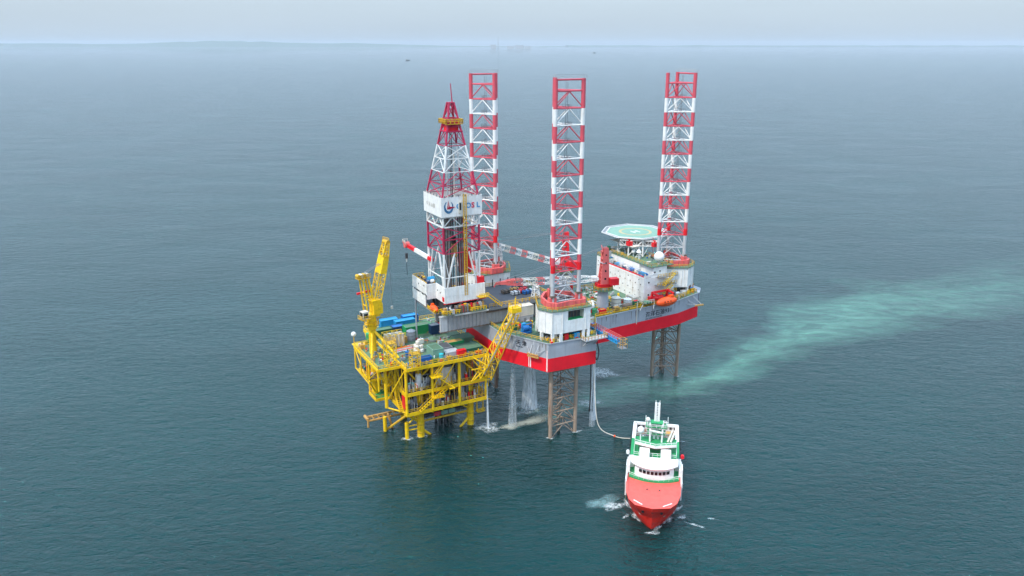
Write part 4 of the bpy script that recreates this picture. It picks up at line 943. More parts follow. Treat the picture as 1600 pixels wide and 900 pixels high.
# ------------------------------------------------------------ deck items on the rig hull
t = Thing('mud_winch', 'blue winch machine on the deck left of the front jack house', 'winch', (-8, -17.3, 33.9))
b = MB(BLU); b.box(-9.4, -7.0, -18.2, -16.0, 33.9, 34.4); b.tube((-9.3, -17, 35.4), (-7.2, -17, 35.4), .85, n=12); t.part('drum', b)
b = MB(LBL); b.box(-8.9, -7.5, -16.2, -15.2, 34.2, 36.6); b.box(-7.2, -6.6, -18, -16, 34, 35.6, BLU); t.part('motor_cover', b)
def drum_tank(u, v, z, r, h, m, label, up=True, name='storage_tank', cat='tank', group=None, frame_m=None):
    t = Thing(name, label, cat, (u, v, z), group)
    b = MB(m)
    if up: b.tube((u, v, z), (u, v, z + h), r, n=16); b.tube((u, v, z + h), (u, v, z + h + r * .35), r, r2=r * .3, n=16)
    else: b.tube((u - h / 2, v, z + r + .2), (u + h / 2, v, z + r + .2), r, n=16); b.tube((u - h / 2, v, z + r + .2), (u - h / 2 - r * .3, v, z + r + .2), r, r2=r * .4, n=16); b.tube((u + h / 2, v, z + r + .2), (u + h / 2 + r * .3, v, z + r + .2), r, r2=r * .4, n=16)
    t.part('shell', b, smooth=False)
    b = MB(frame_m or GRY)
    if up:
        for k in range(3): b.tube((u, v, z + h * (.1 + .4 * k)), (u, v, z + h * (.1 + .4 * k) + .12), r * 1.04, n=16)
        b.tube((u, v, z + h), (u, v, z + h + r * .6), .12)
    else:
        for s_ in (-.3, .3): b.box(u + h * s_ - .15, u + h * s_ + .15, v - r, v + r, z, z + r * .8)
    t.part('fittings', b)
drum_tank(31.5, -9.5, 33.9, 1.6, 3.4, CRM, 'cream pot bellied tank left of the living quarters', group='tanks on the rig deck')
drum_tank(36.2, -9.8, 33.9, 1.4, 2.2, WHI, 'white tank on the deck at the foot of the quarters', group='tanks on the rig deck')
drum_tank(20.4, -12.8, 33.9, .8, 2.0, BGN, 'green bottle shaped tank at the corner behind the front leg', group='tanks on the rig deck')
drum_tank(19.8, -9.2, 34.2, 1.6, 4.0, WHI, 'white horizontal tank left of the crane pedestal', up=False, group='tanks on the rig deck')
drum_tank(34.0, -12.5, 33.9, .8, 3.4, RSD, 'brown horizontal drum on the deck edge', up=False, group='tanks on the rig deck')
container(23.2, -13.3, 33.9, 2.0, 1.6, 1.6, BRD, 'small red box on the starboard deck edge by the crane pedestal', roof=OCH)
container(40.6, -6.6, 33.9, 4.4, 2.2, 1.8, CRM, 'cream container lying against the foot of the quarters', rot=R(90))
t = Thing('cargo_basket', 'green topped open platform beside the orange lifeboat', 'platform', (42.5, -12.2, 34))
b = MB(BGN); b.box(39.4, 43.6, -14.6, -11.4, 34.9, 35.1, GRN); b.box(41, 43.4, -14.4, -12.2, 35.1, 35.3); t.part('deck', b)
b = MB(CRM); b.rail([(39.2, -11.4, 35.1), (39.2, -14.8, 35.1), (43.8, -14.8, 35.1)], w=.16, step=1.2); b.beam((39, -14.8, 35), (37.2, -15.6, 33.4), .2); b.beam((43.8, -14.9, 35), (42.6, -16, 33.4), .2); t.part('frame', b)
t = Thing('fan_housing', 'green ventilation fan at the far left edge of the hull', 'fan', (25, 19, 34)); b = MB(BGN); b.tube((26, 15, 34), (26, 15, 36.6), 1.1, n=12); t.part('housing', b); b = MB(BRD); b.box(27.6, 29.0, 13.8, 15.8, 34, 37.0); t.part('motor', b)
random.seed(21)
names = [('yellow', YED), ('ochre', OCH), ('grey', LGR), ('red', BRD), ('green', DKG), ('white', WHI), ('rust brown', RSD), ('blue', BLU)]
seen = {}
RIGSPOTS = [((-12.4, -12.2), 'behind the stern corner railing'), ((-10.6, -13.6), 'between the stern corner and the blue winch'), ((-5.4, -13.2), 'beside the grey deckhouse'), ((12, -16), 'behind the front jack house'), ((14.5, -19), 'on the sponson right of the front jack house'),
            ((13, -23), 'near the gangway landing'), ((16.5, -13), 'left of the green bottle shaped tank'), ((28.8, -13.4), 'at the foot of the crane pedestal'), ((33, -7), 'between crane pedestal and quarters'), ((37.5, -12.6), 'on the edge below the portholes'),
            ((53.5, -11.6), 'right of the orange lifeboat'), ((57, -11), 'under the bow jack house wall'), ((60, -10.6), 'at the bow rail under the stilts'), ((66, -8), 'on the bow tip'), ((69, -3), 'at the very end of the bow deck'),
            ((11, -8), 'in the middle of the deck behind the front leg'), ((14, -4), 'near the short boom rest'), ((17, -1), 'between the two red cranes'), ((12, 4), 'beside the pipe deck end')]
for i, ((u, v), wh) in enumerate(RIGSPOTS):
    cn, m = names[(i * 3 + 1) % 8]; s1, s2_, s3 = 1.2 + random.random() * 1.4, 1.2 + random.random(), 1 + random.random() * 1.2
    t = Thing('equipment_skid', f'{cn} machinery skid {wh}', 'machinery', (u, v, 33.82), 'machinery on the rig deck')
    b = MB(m); b.cbox((u, v, 34.0), (s1, s2_, s3)); b.tube((u - s1 * .4, v, 34 + s3), (u + s1 * .4, v, 34 + s3), .35, n=8, m=names[(i + 2) % 8][1]); t.part('unit', b)
    b = MB(GRY); b.cbox((u, v, 33.82), (s1 + .5, s2_ + .5, .18)); b.path([(u + s1 / 2, v - s2_ / 2 - .2, 34), (u + s1 / 2, v - s2_ / 2 - .2, 35.4), (u - s1 / 2, v - s2_ / 2 - .2, 35.4), (u - s1 / 2, v - s2_ / 2 - .2, 34)], .09, m=YED); t.part('base_frame', b)
t = Thing('deck_pipework', 'pipes and small fittings scattered round the front jack house', 'pipework', (1, -20, 33.9))
b = MB(GRY); random.seed(99)
for k in range(420):
    q_ = k % 4
    if q_ == 0: u, v = random.uniform(-6, 10), random.uniform(-28.4, -24)
    elif q_ == 1: u, v = random.uniform(20, 66), random.uniform(-12.8 + .0, -9.6)
    elif q_ == 2: u, v = random.uniform(11, 42), random.uniform(-12, 12)
    else: u, v = random.uniform(-13, -2), random.uniform(-13, -9.5)
    if u > 60: v = max(v, -9)
    b.cbox((u, v, 33.82), (random.uniform(.2, 1.2), random.uniform(.2, .9), random.uniform(.3, 1.4)), random.choice([YED, OCH, LGR, RSD, BRD, WHI, YEL, DKG, CRM]))
t.part('fitting', b, stuff=True)
t = Thing('deck_pipework', 'tangle of pipes on the deck behind the front leg', 'pipework', (14, 0, 33.9))
b = MB(GRY)
for k in range(90):
    a = V(random.uniform(8, 40), random.uniform(-12, 12), random.uniform(34, 35.4)); d = V(random.uniform(2, 6), 0, 0) if k % 2 else V(0, random.uniform(2, 5), 0)
    if a.x > 36: a.x = 30
    b.path([V(a.x, a.y, 33.9), a, a + d, V((a + d).x, (a + d).y, 33.9)], .14, m=random.choice([YED, LGR, RSD, OCH, WHI, DKG]))
t.part('pipe_run', b)

# rust runs below deck drains
rr_ = random.Random(8)
hull_e = [o for o in bpy.data.objects if o.name == 'rig_hull'][0]
for k in range(15):
    f_ = rr_.random(); p = V(19.3, -15.6, 0).lerp(V(56, -13.5, 0), f_) + nn_side * .035
    b = MB(paint_rust); L_r = rr_.uniform(1.0, 3.6); w_r = rr_.uniform(.08, .2)
    b.add([q_ - V(20, 0, 24.5) for q_ in (p + V(0, 0, 33.4 - L_r), p + side_dir * w_r * .6 + V(0, 0, 33.4 - L_r), p + side_dir * w_r + V(0, 0, 33.4), p - side_dir * w_r + V(0, 0, 33.4))], [(0, 1, 2, 3)])
    mesh_obj('rust_run', b, hull_e)
for k in range(9):
    f_ = rr_.random(); p = V(-15, -12.3, 0).lerp(V(-6.9, -28.6, 0), f_) + n2 * .035
    b = MB(paint_rust); L_r = rr_.uniform(1.0, 3.2); w_r = rr_.uniform(.08, .2)
    b.add([q_ - V(20, 0, 24.5) for q_ in (p + V(0, 0, 33.4 - L_r), p + s2 * w_r * .6 + V(0, 0, 33.4 - L_r), p + s2 * w_r + V(0, 0, 33.4), p - s2 * w_r + V(0, 0, 33.4))], [(0, 1, 2, 3)])
    mesh_obj('rust_run', b, hull_e)
# gangway
t = Thing('folding_gangway', 'blue gangway with orange stair cage sticking out over the water', 'gangway', (14, -27, 33.5))
g0, g1 = V(12.6, -23.0, 33.9), V(14.2, -35.6, 33.0)
b = MB(LBL); b.truss(g0, g1, 1.5, 1.0, 12, c=.3, b=.16); b.beam(g0 - V(0, 0, .5), g1 - V(0, 0, .5), 1.4, .15); t.part('walkway', b)
b = MB(PNK); b.rail([g0 + V(.8, 0, .5), g1 + V(.8, 0, .5)], w=.12, step=1.1); b.rail([g0 + V(-.8, 0, .5), g1 + V(-.8, 0, .5)], w=.12, step=1.1); t.part('railing', b)
b = MB(OCH)
for k in range(2): b.rail([g1 + V(-.6, 0, -1.6 + k * 1.6), g1 + V(-.4, -2.2, -1.6 + k * 1.6), g1 + V(1.4, -2.2, -1.6 + k * 1.6), g1 + V(1.4, 0, -1.6 + k * 1.6)], closed=True, w=.13, h=1.3, step=1.2, mid=False)
b.box(g1.x - .6, g1.x + 1.4, g1.y - 2.2, g1.y, g1.z - 1.7, g1.z - 1.6, GRY); t.part('stair_cage', b)

# ------------------------------------------------------------ yellow production platform
t = Thing('production_platform', 'yellow steel production platform on thick tubular legs, left of the rig', 'platform', (-31, 3, 0))
U0, U1, V0, V1 = -45.6, -18.0, -9.0, 16.0
for (u, v) in ((-39.3, -4.2), (-21.7, -4.0), (-39.3, 11.0), (-21.7, 11.0)):
    b = MB(YEL); b.tube((u, v, -8), (u, v, 26), .0 + 1.15, n=16); 
    for z in (1.4, 4.2): b.tube((u, v, z), (u, v, z + .35), 1.3, n=16, m=YED)
    t.part('leg', b)
def deck(z, u0, u1, v0, v1, top, edge=1.1, step=5.2):
    d = MB(top); d.box(u0, u1, v0, v1, z - .2, z, top)
    lo = z - edge
    d.box(u0 - .1, u1 + .1, v0 - .15, v0 + .25, lo, z + .03, YEL); d.box(u0 - .1, u1 + .1, v1 - .25, v1 + .15, lo, z + .03, YEL)
    d.box(u0 - .15, u0 + .25, v0 + .25, v1 - .25, lo, z + .028, YEL); d.box(u1 - .25, u1 + .15, v0 + .25, v1 - .25, lo, z + .028, YEL)
    k = int((v1 - v0) / step)
    for i in range(1, k): v = v0 + (v1 - v0) * i / k; d.box(u0 + .25, u1 - .25, v - .2, v + .2, lo + .1, z - .2, YED)
    return d
t.part('deck', deck(11.2, U0, U1, V0, V1, DRK)); t.part('deck', deck(17.8, U0, U1, V0, V1, DRK)); 
t.part('deck', deck(26.6, U0, U1, -10.4, 30, GRN, 1.0))
t.part('deck', deck(26.2, -53.2, -45.7, -6, 17, GRN, .8)); t.part('deck', deck(19.0, -52.6, -45.9, 4, 15, GRY, .7)); t.part('deck', deck(12.4, -51.2, -46.0, 3.2, 9.8, BGN, .8))
for (u, v, z0, z1, r) in [(-45.4, -8.8, 10.4, 26, .42), (-36.8, -8.9, 10.6, 26, .45), (-27.6, -8.9, 10.6, 26, .5), (-18.2, -8.8, 10.6, 26, .42), (-45.4, 0.2, 10.6, 26, .5), (-45.4, 8.0, 10.6, 26, .42), (-45.4, 15.8, 10.6, 26, .42),
                          (-53.0, 16.8, 18.4, 26, .3), (-53.0, -5.6, 19, 26, .3), (-52.6, 4.2, 18.4, 26, .3), (-50.0, -3.4, 12, 26, .55), (-51, 9.6, 12, 19, .3), (-18.2, 7, 10.6, 26, .42), (-18.2, 15.8, 10.6, 26, .42), (-36.8, 15.8, 10.6, 26, .4), (-27.6, 15.8, 10.6, 26, .4), (-27.6, 3, 10.6, 26, .4), (-36.8, 3, 10.6, 26, .4), (-45, 29, 20, 26, .3), (-19, 29, 20, 26, .3)]:
    b = MB(YEL); b.tube((u, v, z0), (u, v, z1), r, n=10); t.part('column', b)
b = MB(YEL)
def br(a, c, r=.26): b.tube(a, c, r, n=8)
br((-36.8, -8.9, 17.6), (-32.4, -8.9, 25.8)); br((-34, -8.9, 17.4), (-28.6, -8.9, 25.8), .2); br((-27.4, -8.9, 25.8), (-18.4, -8.9, 17.4)); br((-45.2, -8.8, 25.6), (-40, -4.5, 19)); br((-36.6, -8.9, 25.8), (-39.3, -4.2, 20), .35); br((-41.5, -8.9, 25.8), (-39.3, -4.2, 20), .35)
br((-27.6, -8.9, 10.6), (-21.7, -4.2, 5.4)); br((-45.4, -8.8, 10.6), (-40, -4.4, 5.2), .35); br((-45.4, .2, 25.8), (-45.4, -8.6, 11), .3); br((-45.4, .2, 17.6), (-45.4, 8, 25.8), .3); br((-45.4, 8, 17.4), (-45.4, 15.8, 25.6), .3)
br((-53, 16.8, 18.6), (-49.6, 10, 12.8)); br((-52.8, 4, 18.6), (-49.6, 8, 12.4)); br((-53, -5.6, 25.4), (-50, -3.4, 20)); br((-50, -3.4, 20), (-45.6, 0, 25.6)); br((-50, -3.4, 12), (-45.6, -7.4, 11)); br((-45.4, 15.8, 11), (-50.9, 9.4, 18.8), .22)
br((-45.4, 29, 20), (-45.4, 16, 17.6)); br((-45.4, 29, 25.8), (-45.4, 16, 11), .3); br((-18.4, 29, 25.8), (-18.4, 16, 11), .3); br((-27.6, 15.8, 25.6), (-18.4, 15.8, 11.4)); br((-45.2, 15.8, 25.6), (-36.8, 15.8, 11.4))
br((-21.7, -4, 11), (-21.7, 11, 3.2), .35); br((-39.3, 11, 11), (-39.3, -4, 2.8), .35); br((-39.3, -4.2, 2.6), (-33.6, -4.2, -2.5), .45); br((-21.7, -4, 3.2), (-27.8, -4.1, -2.5), .42)
t.part('brace', b)
b = MB(YED); b.box(-39.3, -21.7, -3.0, 9, 5.2, 5.4, DRK); b.tube((-39.3, -4.1, 5.0), (-21.7, -4.0, 5.0), .35, n=8); b.tube((-39.3, 11, 5.0), (-21.7, 11, 5.0), .35, n=8); b.tube((-39.3, -4.1, 5.0), (-39.3, 11, 5), .35); b.tube((-21.7, -4.1, 5.0), (-21.7, 11, 5), .35); t.part('lower_frame', b)
for i, m in enumerate((BRD, TEA, TEA)): bb = MB(m); bb.box(-34.5 + i * 2.6, -32.2 + i * 2.6, -3.9, -3.6, 5.6, 6.9); t.part('sign_board', bb)
b = MB(YED); b.rail([(-39, -3.9, 5.4), (-22, -3.9, 5.4)], w=.1, step=1.6, m=GRY); t.part('lower_railing', b)
for (pts, z) in (([(U0, V1), (U0, V0), (U1, V0), (U1, V1)], 11.2), ([(U0, V1), (U0, V0), (U1, V0), (U1, V1)], 17.8), ([(U0, -6.2), (U0, -10.3), (U1, -10.3), (U1, 30), (U0, 30), (U0, 17)], 26.6), ([(-45.8, -6), (-53.1, -6), (-53.1, 17), (-45.8, 17)], 26.2), ([(-46, 4), (-52.5, 4), (-52.5, 15), (-46, 15)], 19.0), ([(-46, 3.3), (-51.1, 3.3), (-51.1, 9.7), (-46, 9.7)], 12.4)):
    b = MB(YED if z < 20 else YEL); b.rail([(x, y, z) for x, y in pts], w=.13, step=1.7); t.part('railing', b)
for (a, c) in (((-41.8, -9.9, 11.3), (-36.4, -9.9, 15.2)), ((-36.0, -9.9, 15.2), (-31.2, -9.9, 18.0)), ((-31.4, -11.2, 18.4), (-35.8, -11.2, 22.4)), ((-36.4, -9.9, 22.6), (-32.8, -9.9, 26.6)), ((-46.6, 8, 12.6), (-46.6, 1, 18)), ((-46.6, -1, 18), (-46.6, -7.2, 11.4))):
    b = MB(YEL); b.stair(a, c, 1.2); t.part('stair', b)
b = MB(YEL); b.box(-37.2, -33.6, -10.9, -9.2, 15.0, 15.2); b.box(-38.0, -34.6, -12.0, -9.2, 22.3, 22.5); b.rail([(-38, -12, 22.5), (-34.6, -12, 22.5)], w=.12, step=1); b.rail([(-37.2, -10.9, 15.2), (-33.6, -10.9, 15.2)], w=.12, step=1); b.box(-32.2, -30.4, -12, -9.2, 17.7, 17.9); t.part('landing', b)
random.seed(5)
for zi, (z, zt) in enumerate(((11.2, 17.0), (17.8, 25.4))):     # process plant between the decks
    for j in range(9):
        u = U0 + 2.5 + j * 2.9; v = random.uniform(-6.5, -3.0); r = random.uniform(.6, 1.1); h_z = random.uniform(1.6, min(4.6, zt - z - .6))
        m = random.choice([LGR, GRY, RSD, YED, BRD, WHI, GRY, CYN if j == 0 else DRK]); b = MB(m)
        if j % 2: b.tube((u, v, z), (u, v, z + h_z), r, n=12); b.tube((u, v, z + h_z), (u, v, z + h_z + .5), r, r2=.2, n=12)
        else: b.tube((u - 1.2, v, z + 1.3), (u + 1.2, v, z + 1.3), r, n=12); b.box(u - .8, u + .8, v - .5, v + .5, z, z + .6, GRY)
        t.part('process_vessel', b)
    b = MB(LGR)
    for k in range(260):
        a = V(random.uniform(U0 + .8, U1 - 3), random.uniform(V0 + .6, V1 - 1), z + random.uniform(.5, zt - z)); m = random.choice([LGR, RSD, GRY, YED, GRY, OCH, BRD if k % 7 == 0 else DRK, WHI if k % 5 == 0 else RSD])
        r = random.uniform(.07, .2); q = k % 3
        if q == 0: b.tube((a.x, a.y, z), (a.x, a.y, a.z), r, m, 5)
        elif q == 1: b.path([(a.x, a.y, z), a, a + V(min(random.uniform(1, 5), U1 - a.x - .4), 0, 0)], r, m)
        else: b.path([(a.x, a.y, z), a, V(a.x, min(a.y + random.uniform(1, 4), V1 - .5), a.z)], r, m)
    t.part('pipework', b)
b = MB(CRM); b.box(-35.2, -29.2, -7.2, -3.5, 17.8, 23.2); t.part('equipment_room', b)
b = MB(LGR); b.tube((-26, -6, 17.8), (-26, -6, 26), .8, n=12); b.tube((-24, -4.8, 17.8), (-24, -4.8, 26), .5, n=12); t.part('riser', b)
for (u, v) in ((-29, 0), (-27, 0), (-31, 0), (-29, 3), (-27, 3), (-31, 3)):
    b = MB(RSD); b.tube((u, v, -6), (u, v, 17), .45, n=8, m=DRK); t.part('conductor', b)
b = MB(RSD)
for k in range(16): x = -41 + k * 1.4; b.box(x, x + .3, V0 + 1, V1 - 1, 9.4, 10.2)
b.box(-42, -20, -2, 12, 8.6, 9.2, DRK); t.part('under_deck_framing', b)
b = MB(BRD); b.beam((-36, -8.6, 16.6), (-19, -8.6, 16.6), .3, .5); b.box(-46.0, -45.7, -8.6, -6.2, 12.5, 16.5); b.beam((-44, -8.5, 10.9), (-37, -8.5, 10.9), .2); t.part('fire_main', b)
# boat landing on the left and fender pile in front
b = MB(YED); L0 = V(-47, 4.2, 3.2)
for dv in (0, 3.0): b.tube((-52.8, 8 + dv, 3.0), (-40, 8 + dv, 3.0), .38, n=8, m=OCH)
for k in range(7): b.beam((-52.4 + k * 1.8, 8, 3.2), (-52.4 + k * 1.8, 11, 3.2), .3, m=OCH)
b.tube((-52.8, 8, 3.6), (-52.8, 11, 3.6), .5, m=OCH); b.tube((-52.7, 8, .8), (-52.7, 8, 4), .35, m=OCH); b.tube((-48.2, 4.6, -2), (-48.2, 4.6, 5), .62, n=10, m=YEL); b.tube((-45, 5.2, -2), (-46.5, 6, 5), .4, m=OCH); b.tube((-47.5, 5, .2), (-41, 2, 5.4), .4, m=YED)
b.rail([(-52, 8, 3.4), (-45, 8, 3.4)], m=OCH, w=.16, step=1.5)
t.part('boat_landing', b)
b = MB(YEL); b.tube((-43.9, -3.8, -3), (-43.9, -3.8, 5.6), .62, n=12); b.tube((-43.9, -3.8, 2.8), (-39.3, -4.2, 2.8), .22); b.tube((-43.9, -3.8, 4.6), (-39.3, -4.2, 8.4), .3); b.tube((-43.9, -3.8, 4.2), (-39.3, -4.2, 4.2), .2); t.part('fender_pile', b)
b = MB(YEL); b.beam((-19.8, -5.2, 10.6), (-19.8, -5.2, 4.6), .25); b.beam((-17.6, -5.2, 10.6), (-17.6, -5.2, 4.6), .25); b.box(-20, -17.4, -6.2, -4.4, 4.5, 4.7); b.rail([(-20, -6.2, 4.7), (-17.4, -6.2, 4.7)], w=.12, step=1); t.part('ladder_cage', b)

b = MB(LGR)       # small fittings over the green deck and along its edge
random.seed(77)
for k in range(230):
    u = random.uniform(U0 + .5, U1 - .5); v = random.choice([random.uniform(-10, -7.4), random.uniform(-10, 28)]); m = random.choice([LGR, RSD, GRY, YED, OCH, BRD, CRM, BLU, GRY])
    if k % 2: b.cbox((u, v, 26.62), (random.uniform(.2, 1.1), random.uniform(.2, .9), random.uniform(.2, 1.0)), m)
    else: b.path([(u, v, 26.6), (u, v, 26.95), (min(u + random.uniform(1, 4), U1 - .3), v, 26.95)], .09, m)
for k in range(60):
    u = random.uniform(-53, -46.2); v = random.uniform(-5.6, 16.6); b.cbox((u, v, 26.22), (random.uniform(.2, .8), random.uniform(.2, .8), random.uniform(.2, 1.3)), random.choice([YEL, GRY, OCH, BRD, CRM, YED]))
    u = random.uniform(-52, -46.3); v = random.uniform(4.5, 14.6); b.cbox((u, v, 19.02), (random.uniform(.2, .9), random.uniform(.2, .9), random.uniform(.3, 1.6)), random.choice([YEL, GRY, RSD, BRD, CRM, CYN]))
t.part('deck_fittings', b, stuff=True)
def sb(*args, beam=False):
    b = MB(YEL); (b.beam if beam else b.tube)(*args); t.part('brace', b)
for k in range(9):
    u = U0 + 3.4 * k + 1; sb((u, -9.0, 10.2), (u + 1.6, -7.6, 9.0), .12); sb((u, -8.9, 17), (u, -8.9, 14.5), .16, beam=True)
for v in (-6, -3, 3.5, 6, 10.5, 13): sb((U0, v, 11.2), (U0, v, 17), .2, beam=True); sb((U0, v, 17.8), (U0, v, 26), .2, beam=True)
for (a_, c_) in (((-45.5, -8.8, 17.6), (-45.5, -3, 11.4)), ((-45.5, 15.6, 17.6), (-45.5, 10.6, 11.4)), ((-53, 16.8, 25.6), (-52.6, 10, 19.2)), ((-53, -5.6, 25.6), (-52.8, 3.8, 19.4)), ((-45.5, -8.6, 25.6), (-50, -3.4, 14)), ((-53, 5, 19), (-53, 5, 26)), ((-53, 11, 19), (-53, 11, 26))): sb(a_, c_, .2)
b = MB(GRY)       # small gear along the front edge of the process decks
for z in (11.2, 17.8):
    for k in range(90):
        u = random.uniform(U0 + .6, U1 - .8); v = random.uniform(-8.6, -5.5); hh = random.uniform(.3, 2.6)
        if k % 3: b.cbox((u, v, z + .01), (random.uniform(.15, .7), random.uniform(.15, .7), hh), random.choice([RSD, GRY, CRM, BRD, DRK, YED, LGR, DRK, OCH]))
        else: b.tube((u, v, z), (u, v, z + hh + 1.5), .12, random.choice([CRM, LGR, YED, RSD]), 6)
t.part('small_gear', b, stuff=True)
# scaffold towers on the top deck edge
def tower(u, v, z, w_, h_, label):
    t = Thing('scaffold_tower', label, 'tower', (u, v, z), 'yellow scaffold towers on the platform')
    b = MB(YEL)
    for k in range(3):
        b.truss((u, v, z + h_ * k / 3), (u, v, z + h_ * (k + 1) / 3), w_, w_, 1, c=.2, b=.12, up=(0, 1, 0))
    t.part('frame', b)
    b = MB(YED); b.box(u - w_ / 2, u + w_ / 2, v - w_ / 2, v + w_ / 2, z + h_, z + h_ + .15); b.rail([(u - w_ / 2, v - w_ / 2, z + h_), (u + w_ / 2, v - w_ / 2, z + h_), (u + w_ / 2, v + w_ / 2, z + h_), (u - w_ / 2, v + w_ / 2, z + h_)], closed=True, w=.12, step=1.2); t.part('top_platform', b)
tower(-48.3, -4.0, 26.4, 3.0, 7.0, 'tall yellow scaffold tower on the platform corner, right of the crane legs')
tower(-42.6, -9.8, 26.7, 2.6, 4.2, 'short yellow scaffold tower at the front left of the platform deck')

# top deck cargo on the yellow platform
TZ = 26.65
C = container
C(-31.0, 17.5, TZ, 9, 3.2, 3.0, BGN, 'bright green container beside the grey cantilever end', roof=GRN)
C(-42.4, 19.8, TZ, 6, 2.6, 2.7, DKG, 'dark green container behind the yellow crane legs', roof=GRN)
C(-36.8, 20.6, TZ, 3.8, 2.6, 2.6, NVY, 'navy container in the back row, between the two green ones', roof=BLU)
C(-37.4, 27.6, TZ, 6, 2.4, 2.9, LBL, 'light blue container at the back left edge of the platform', roof=LBL)
C(-32.8, 24.2, TZ, 7.0, 2.4, 3.0, LBL, 'light blue container in front of the drill floor strut', roof=LBL)
C(-29.4, 28.0, TZ, 5.4, 2.4, 3.0, BLU, 'blue container at the rear under the drill floor', roof=LBL)
C(-25.8, 14.8, TZ, 3.2, 2.6, 3.0, NVY, 'dark navy container right of the bright green one', roof=GRY)
C(-23.3, 14.6, TZ, 1.6, 2.6, 3.0, BRD, 'narrow red container tight against the cantilever end')
C(-34.2, -5.6, TZ, 5.0, 3.4, 3.4, TEA, 'pale green container with a cyan tank before it', rot=R(90), roof=GRN, name='workshop_container')
C(-30.2, -3.0, TZ, 4.2, 4.4, 2.2, GRY, 'grey flat topped container right of the pale green one', roof=PDK)
C(-29.6, -7.0, TZ, 4.4, 2.8, 1.8, LGR, 'scuffed light grey open container near the front edge')
C(-25.2, 0.4, TZ, 6.0, 2.6, 1.8, BGN, 'low bright green tray container with a brown load', roof=OCH)
C(-22.8, -5.2, TZ, 8.0, 5.4, 1.5, DKG, 'wide low dark green container near the lattice boom', roof=GRN)
C(-20.8, 3.2, TZ, 6.4, 4.4, 1.7, GRN, 'faded green flat container under the grey cantilever')
C(-26.8, -9.0, TZ, 2.6, 1.3, 2.2, BRD, 'red cabinet standing at the front edge of the platform')
C(-39.4, -7.4, TZ, 6.0, 1.8, 1.5, BLU, 'long blue basket near the front left edge', roof=NVY)
C(-38.2, 11.4, TZ, 1.8, 2.0, 2.0, OCH, 'orange ochre crate right of the cream tank rack')
C(-39.8, 12.8, TZ, 1.4, 1.6, 2.4, BRD, 'small red crate behind the ochre one')
t = Thing('tank_rack', 'cream white tank rack with yellow frame in the middle left of the platform', 'tank rack', (-42.3, 9.0, TZ))
b = MB(CRM)
for k in range(5): b.tube((-44.6 + k * 1.25, 8.4, TZ + .2), (-44.6 + k * 1.25, 8.4, TZ + 4.3), .66, n=12); b.tube((-44.6 + k * 1.25, 10.2, TZ + .2), (-44.6 + k * 1.25, 10.2, TZ + 4.3), .66, n=12, m=WHI if k % 2 else CRM)
t.part('cylinder_bank', b)
b = MB(YEL); b.truss((-45.6, 9.3, TZ + 2.4), (-38.8, 9.3, TZ + 2.4), 4.0, 4.6, 4, c=.16, b=.1); t.part('frame', b)
drum_tank(-35.0, 12.6, TZ, 1.5, 3.0, LGR, 'pale grey round topped tank left of the green container', group='tanks on the platform')
drum_tank(-33.6, -9.0, TZ, .75, 2.2, CYN, 'bright cyan tank before the pale green container', group='tanks on the platform')
drum_tank(-28.6, 8.6, TZ, 2.0, .5, GRN, 'low round green hatch left of the cantilever', group='tanks on the platform', name='deck_hatch', cat='hatch')
t = Thing('stacked_sacks', 'white stack of big bags in the middle of the platform deck', 'cargo', (-37.0, 1.5, TZ))
random.seed(9)
for (du, dv, dz) in ((0, 0, 0), (1.4, 0, 0), (0, 1.5, 0), (1.4, 1.5, 0), (0, 0.2, 1.2), (1.4, .3, 1.2), (.1, 1.6, 1.2), (1.3, 1.6, 1.2), (.6, .9, 2.4)):
    b = MB(CRM if dz else WHI); x, y, z = -37.6 + du, .6 + dv, TZ + dz
    rr = [[(x + math.cos(a) * s_ * (1.0 + .08 * random.random()), y + math.sin(a) * s_, z + h) for a in [R(22.5 + 45 * k) for k in range(8)]] for h, s_ in ((0, .6), (.2, .74), (.9, .74), (1.15, .5))]; b.loft(rr); t.part('big_bag', b)
t = Thing('pipe_pile', 'grey and red pile of pipes lying across the platform deck', 'pipe pile', (-40, 4, TZ))
for i in range(7): b = MB([LGR, GRY, BRD, LGR, GRY, OCH, BRD][i]); b.tube((-44, 3 + i * .5, TZ + .25), (-37.8 + (i % 3), 3.6 + i * .5, TZ + .25), .22, n=8); t.part('pipe', b)
spots = [(-44, -3), (-41.5, -1), (-36, -9.2), (-31.4, -9.4), (-24.6, -9.3), (-21, -9.4), (-43.5, 14.5), (-33.4, 8.2), (-27.8, 4.8), (-19.4, -1.6), (-48.2, 1.5), (-51.5, 13.5), (-47.0, 14.8)]
PW = ['near the front left corner of the green deck', 'between the blue basket and the pipe pile', 'right of the blue basket at the front edge', 'beside the cyan tank', 'right of the red cabinet', 'at the front right corner near the lattice boom', 'left of the dark green container', 'between tank and round hatch', 'in the shade of the cantilever', 'at the right edge of the platform deck', 'under the crane legs', 'on the outer left deck near the crane', 'behind the crane legs']
for i, ((u, v), wh) in enumerate(zip(spots, PW)):
    cn, m = names[(i * 5 + 2) % 8]; s1, s2_, s3 = .9 + random.random(), .9 + random.random() * .8, .8 + random.random() * 1.1
    z = TZ if u > -45.6 else 26.25
    q = Thing('deck_machine', f'{cn} deck machine {wh}', 'machinery', (u, v, z), 'machines on the platform deck')
    b = MB(m); b.cbox((u, v, z), (s1, s2_, s3)); q.part('casing', b)
    b = MB(YED); b.path([(u - s1, v - s2_ * .7, z), (u - s1, v - s2_ * .7, z + 1.4), (u + s1, v - s2_ * .7, z + 1.4), (u + s1, v - s2_ * .7, z)], .07); b.tube((u, v, z + s3), (u, v, z + s3 + .7), .18, m=names[(i + 3) % 8][1]); q.part('guard', b)
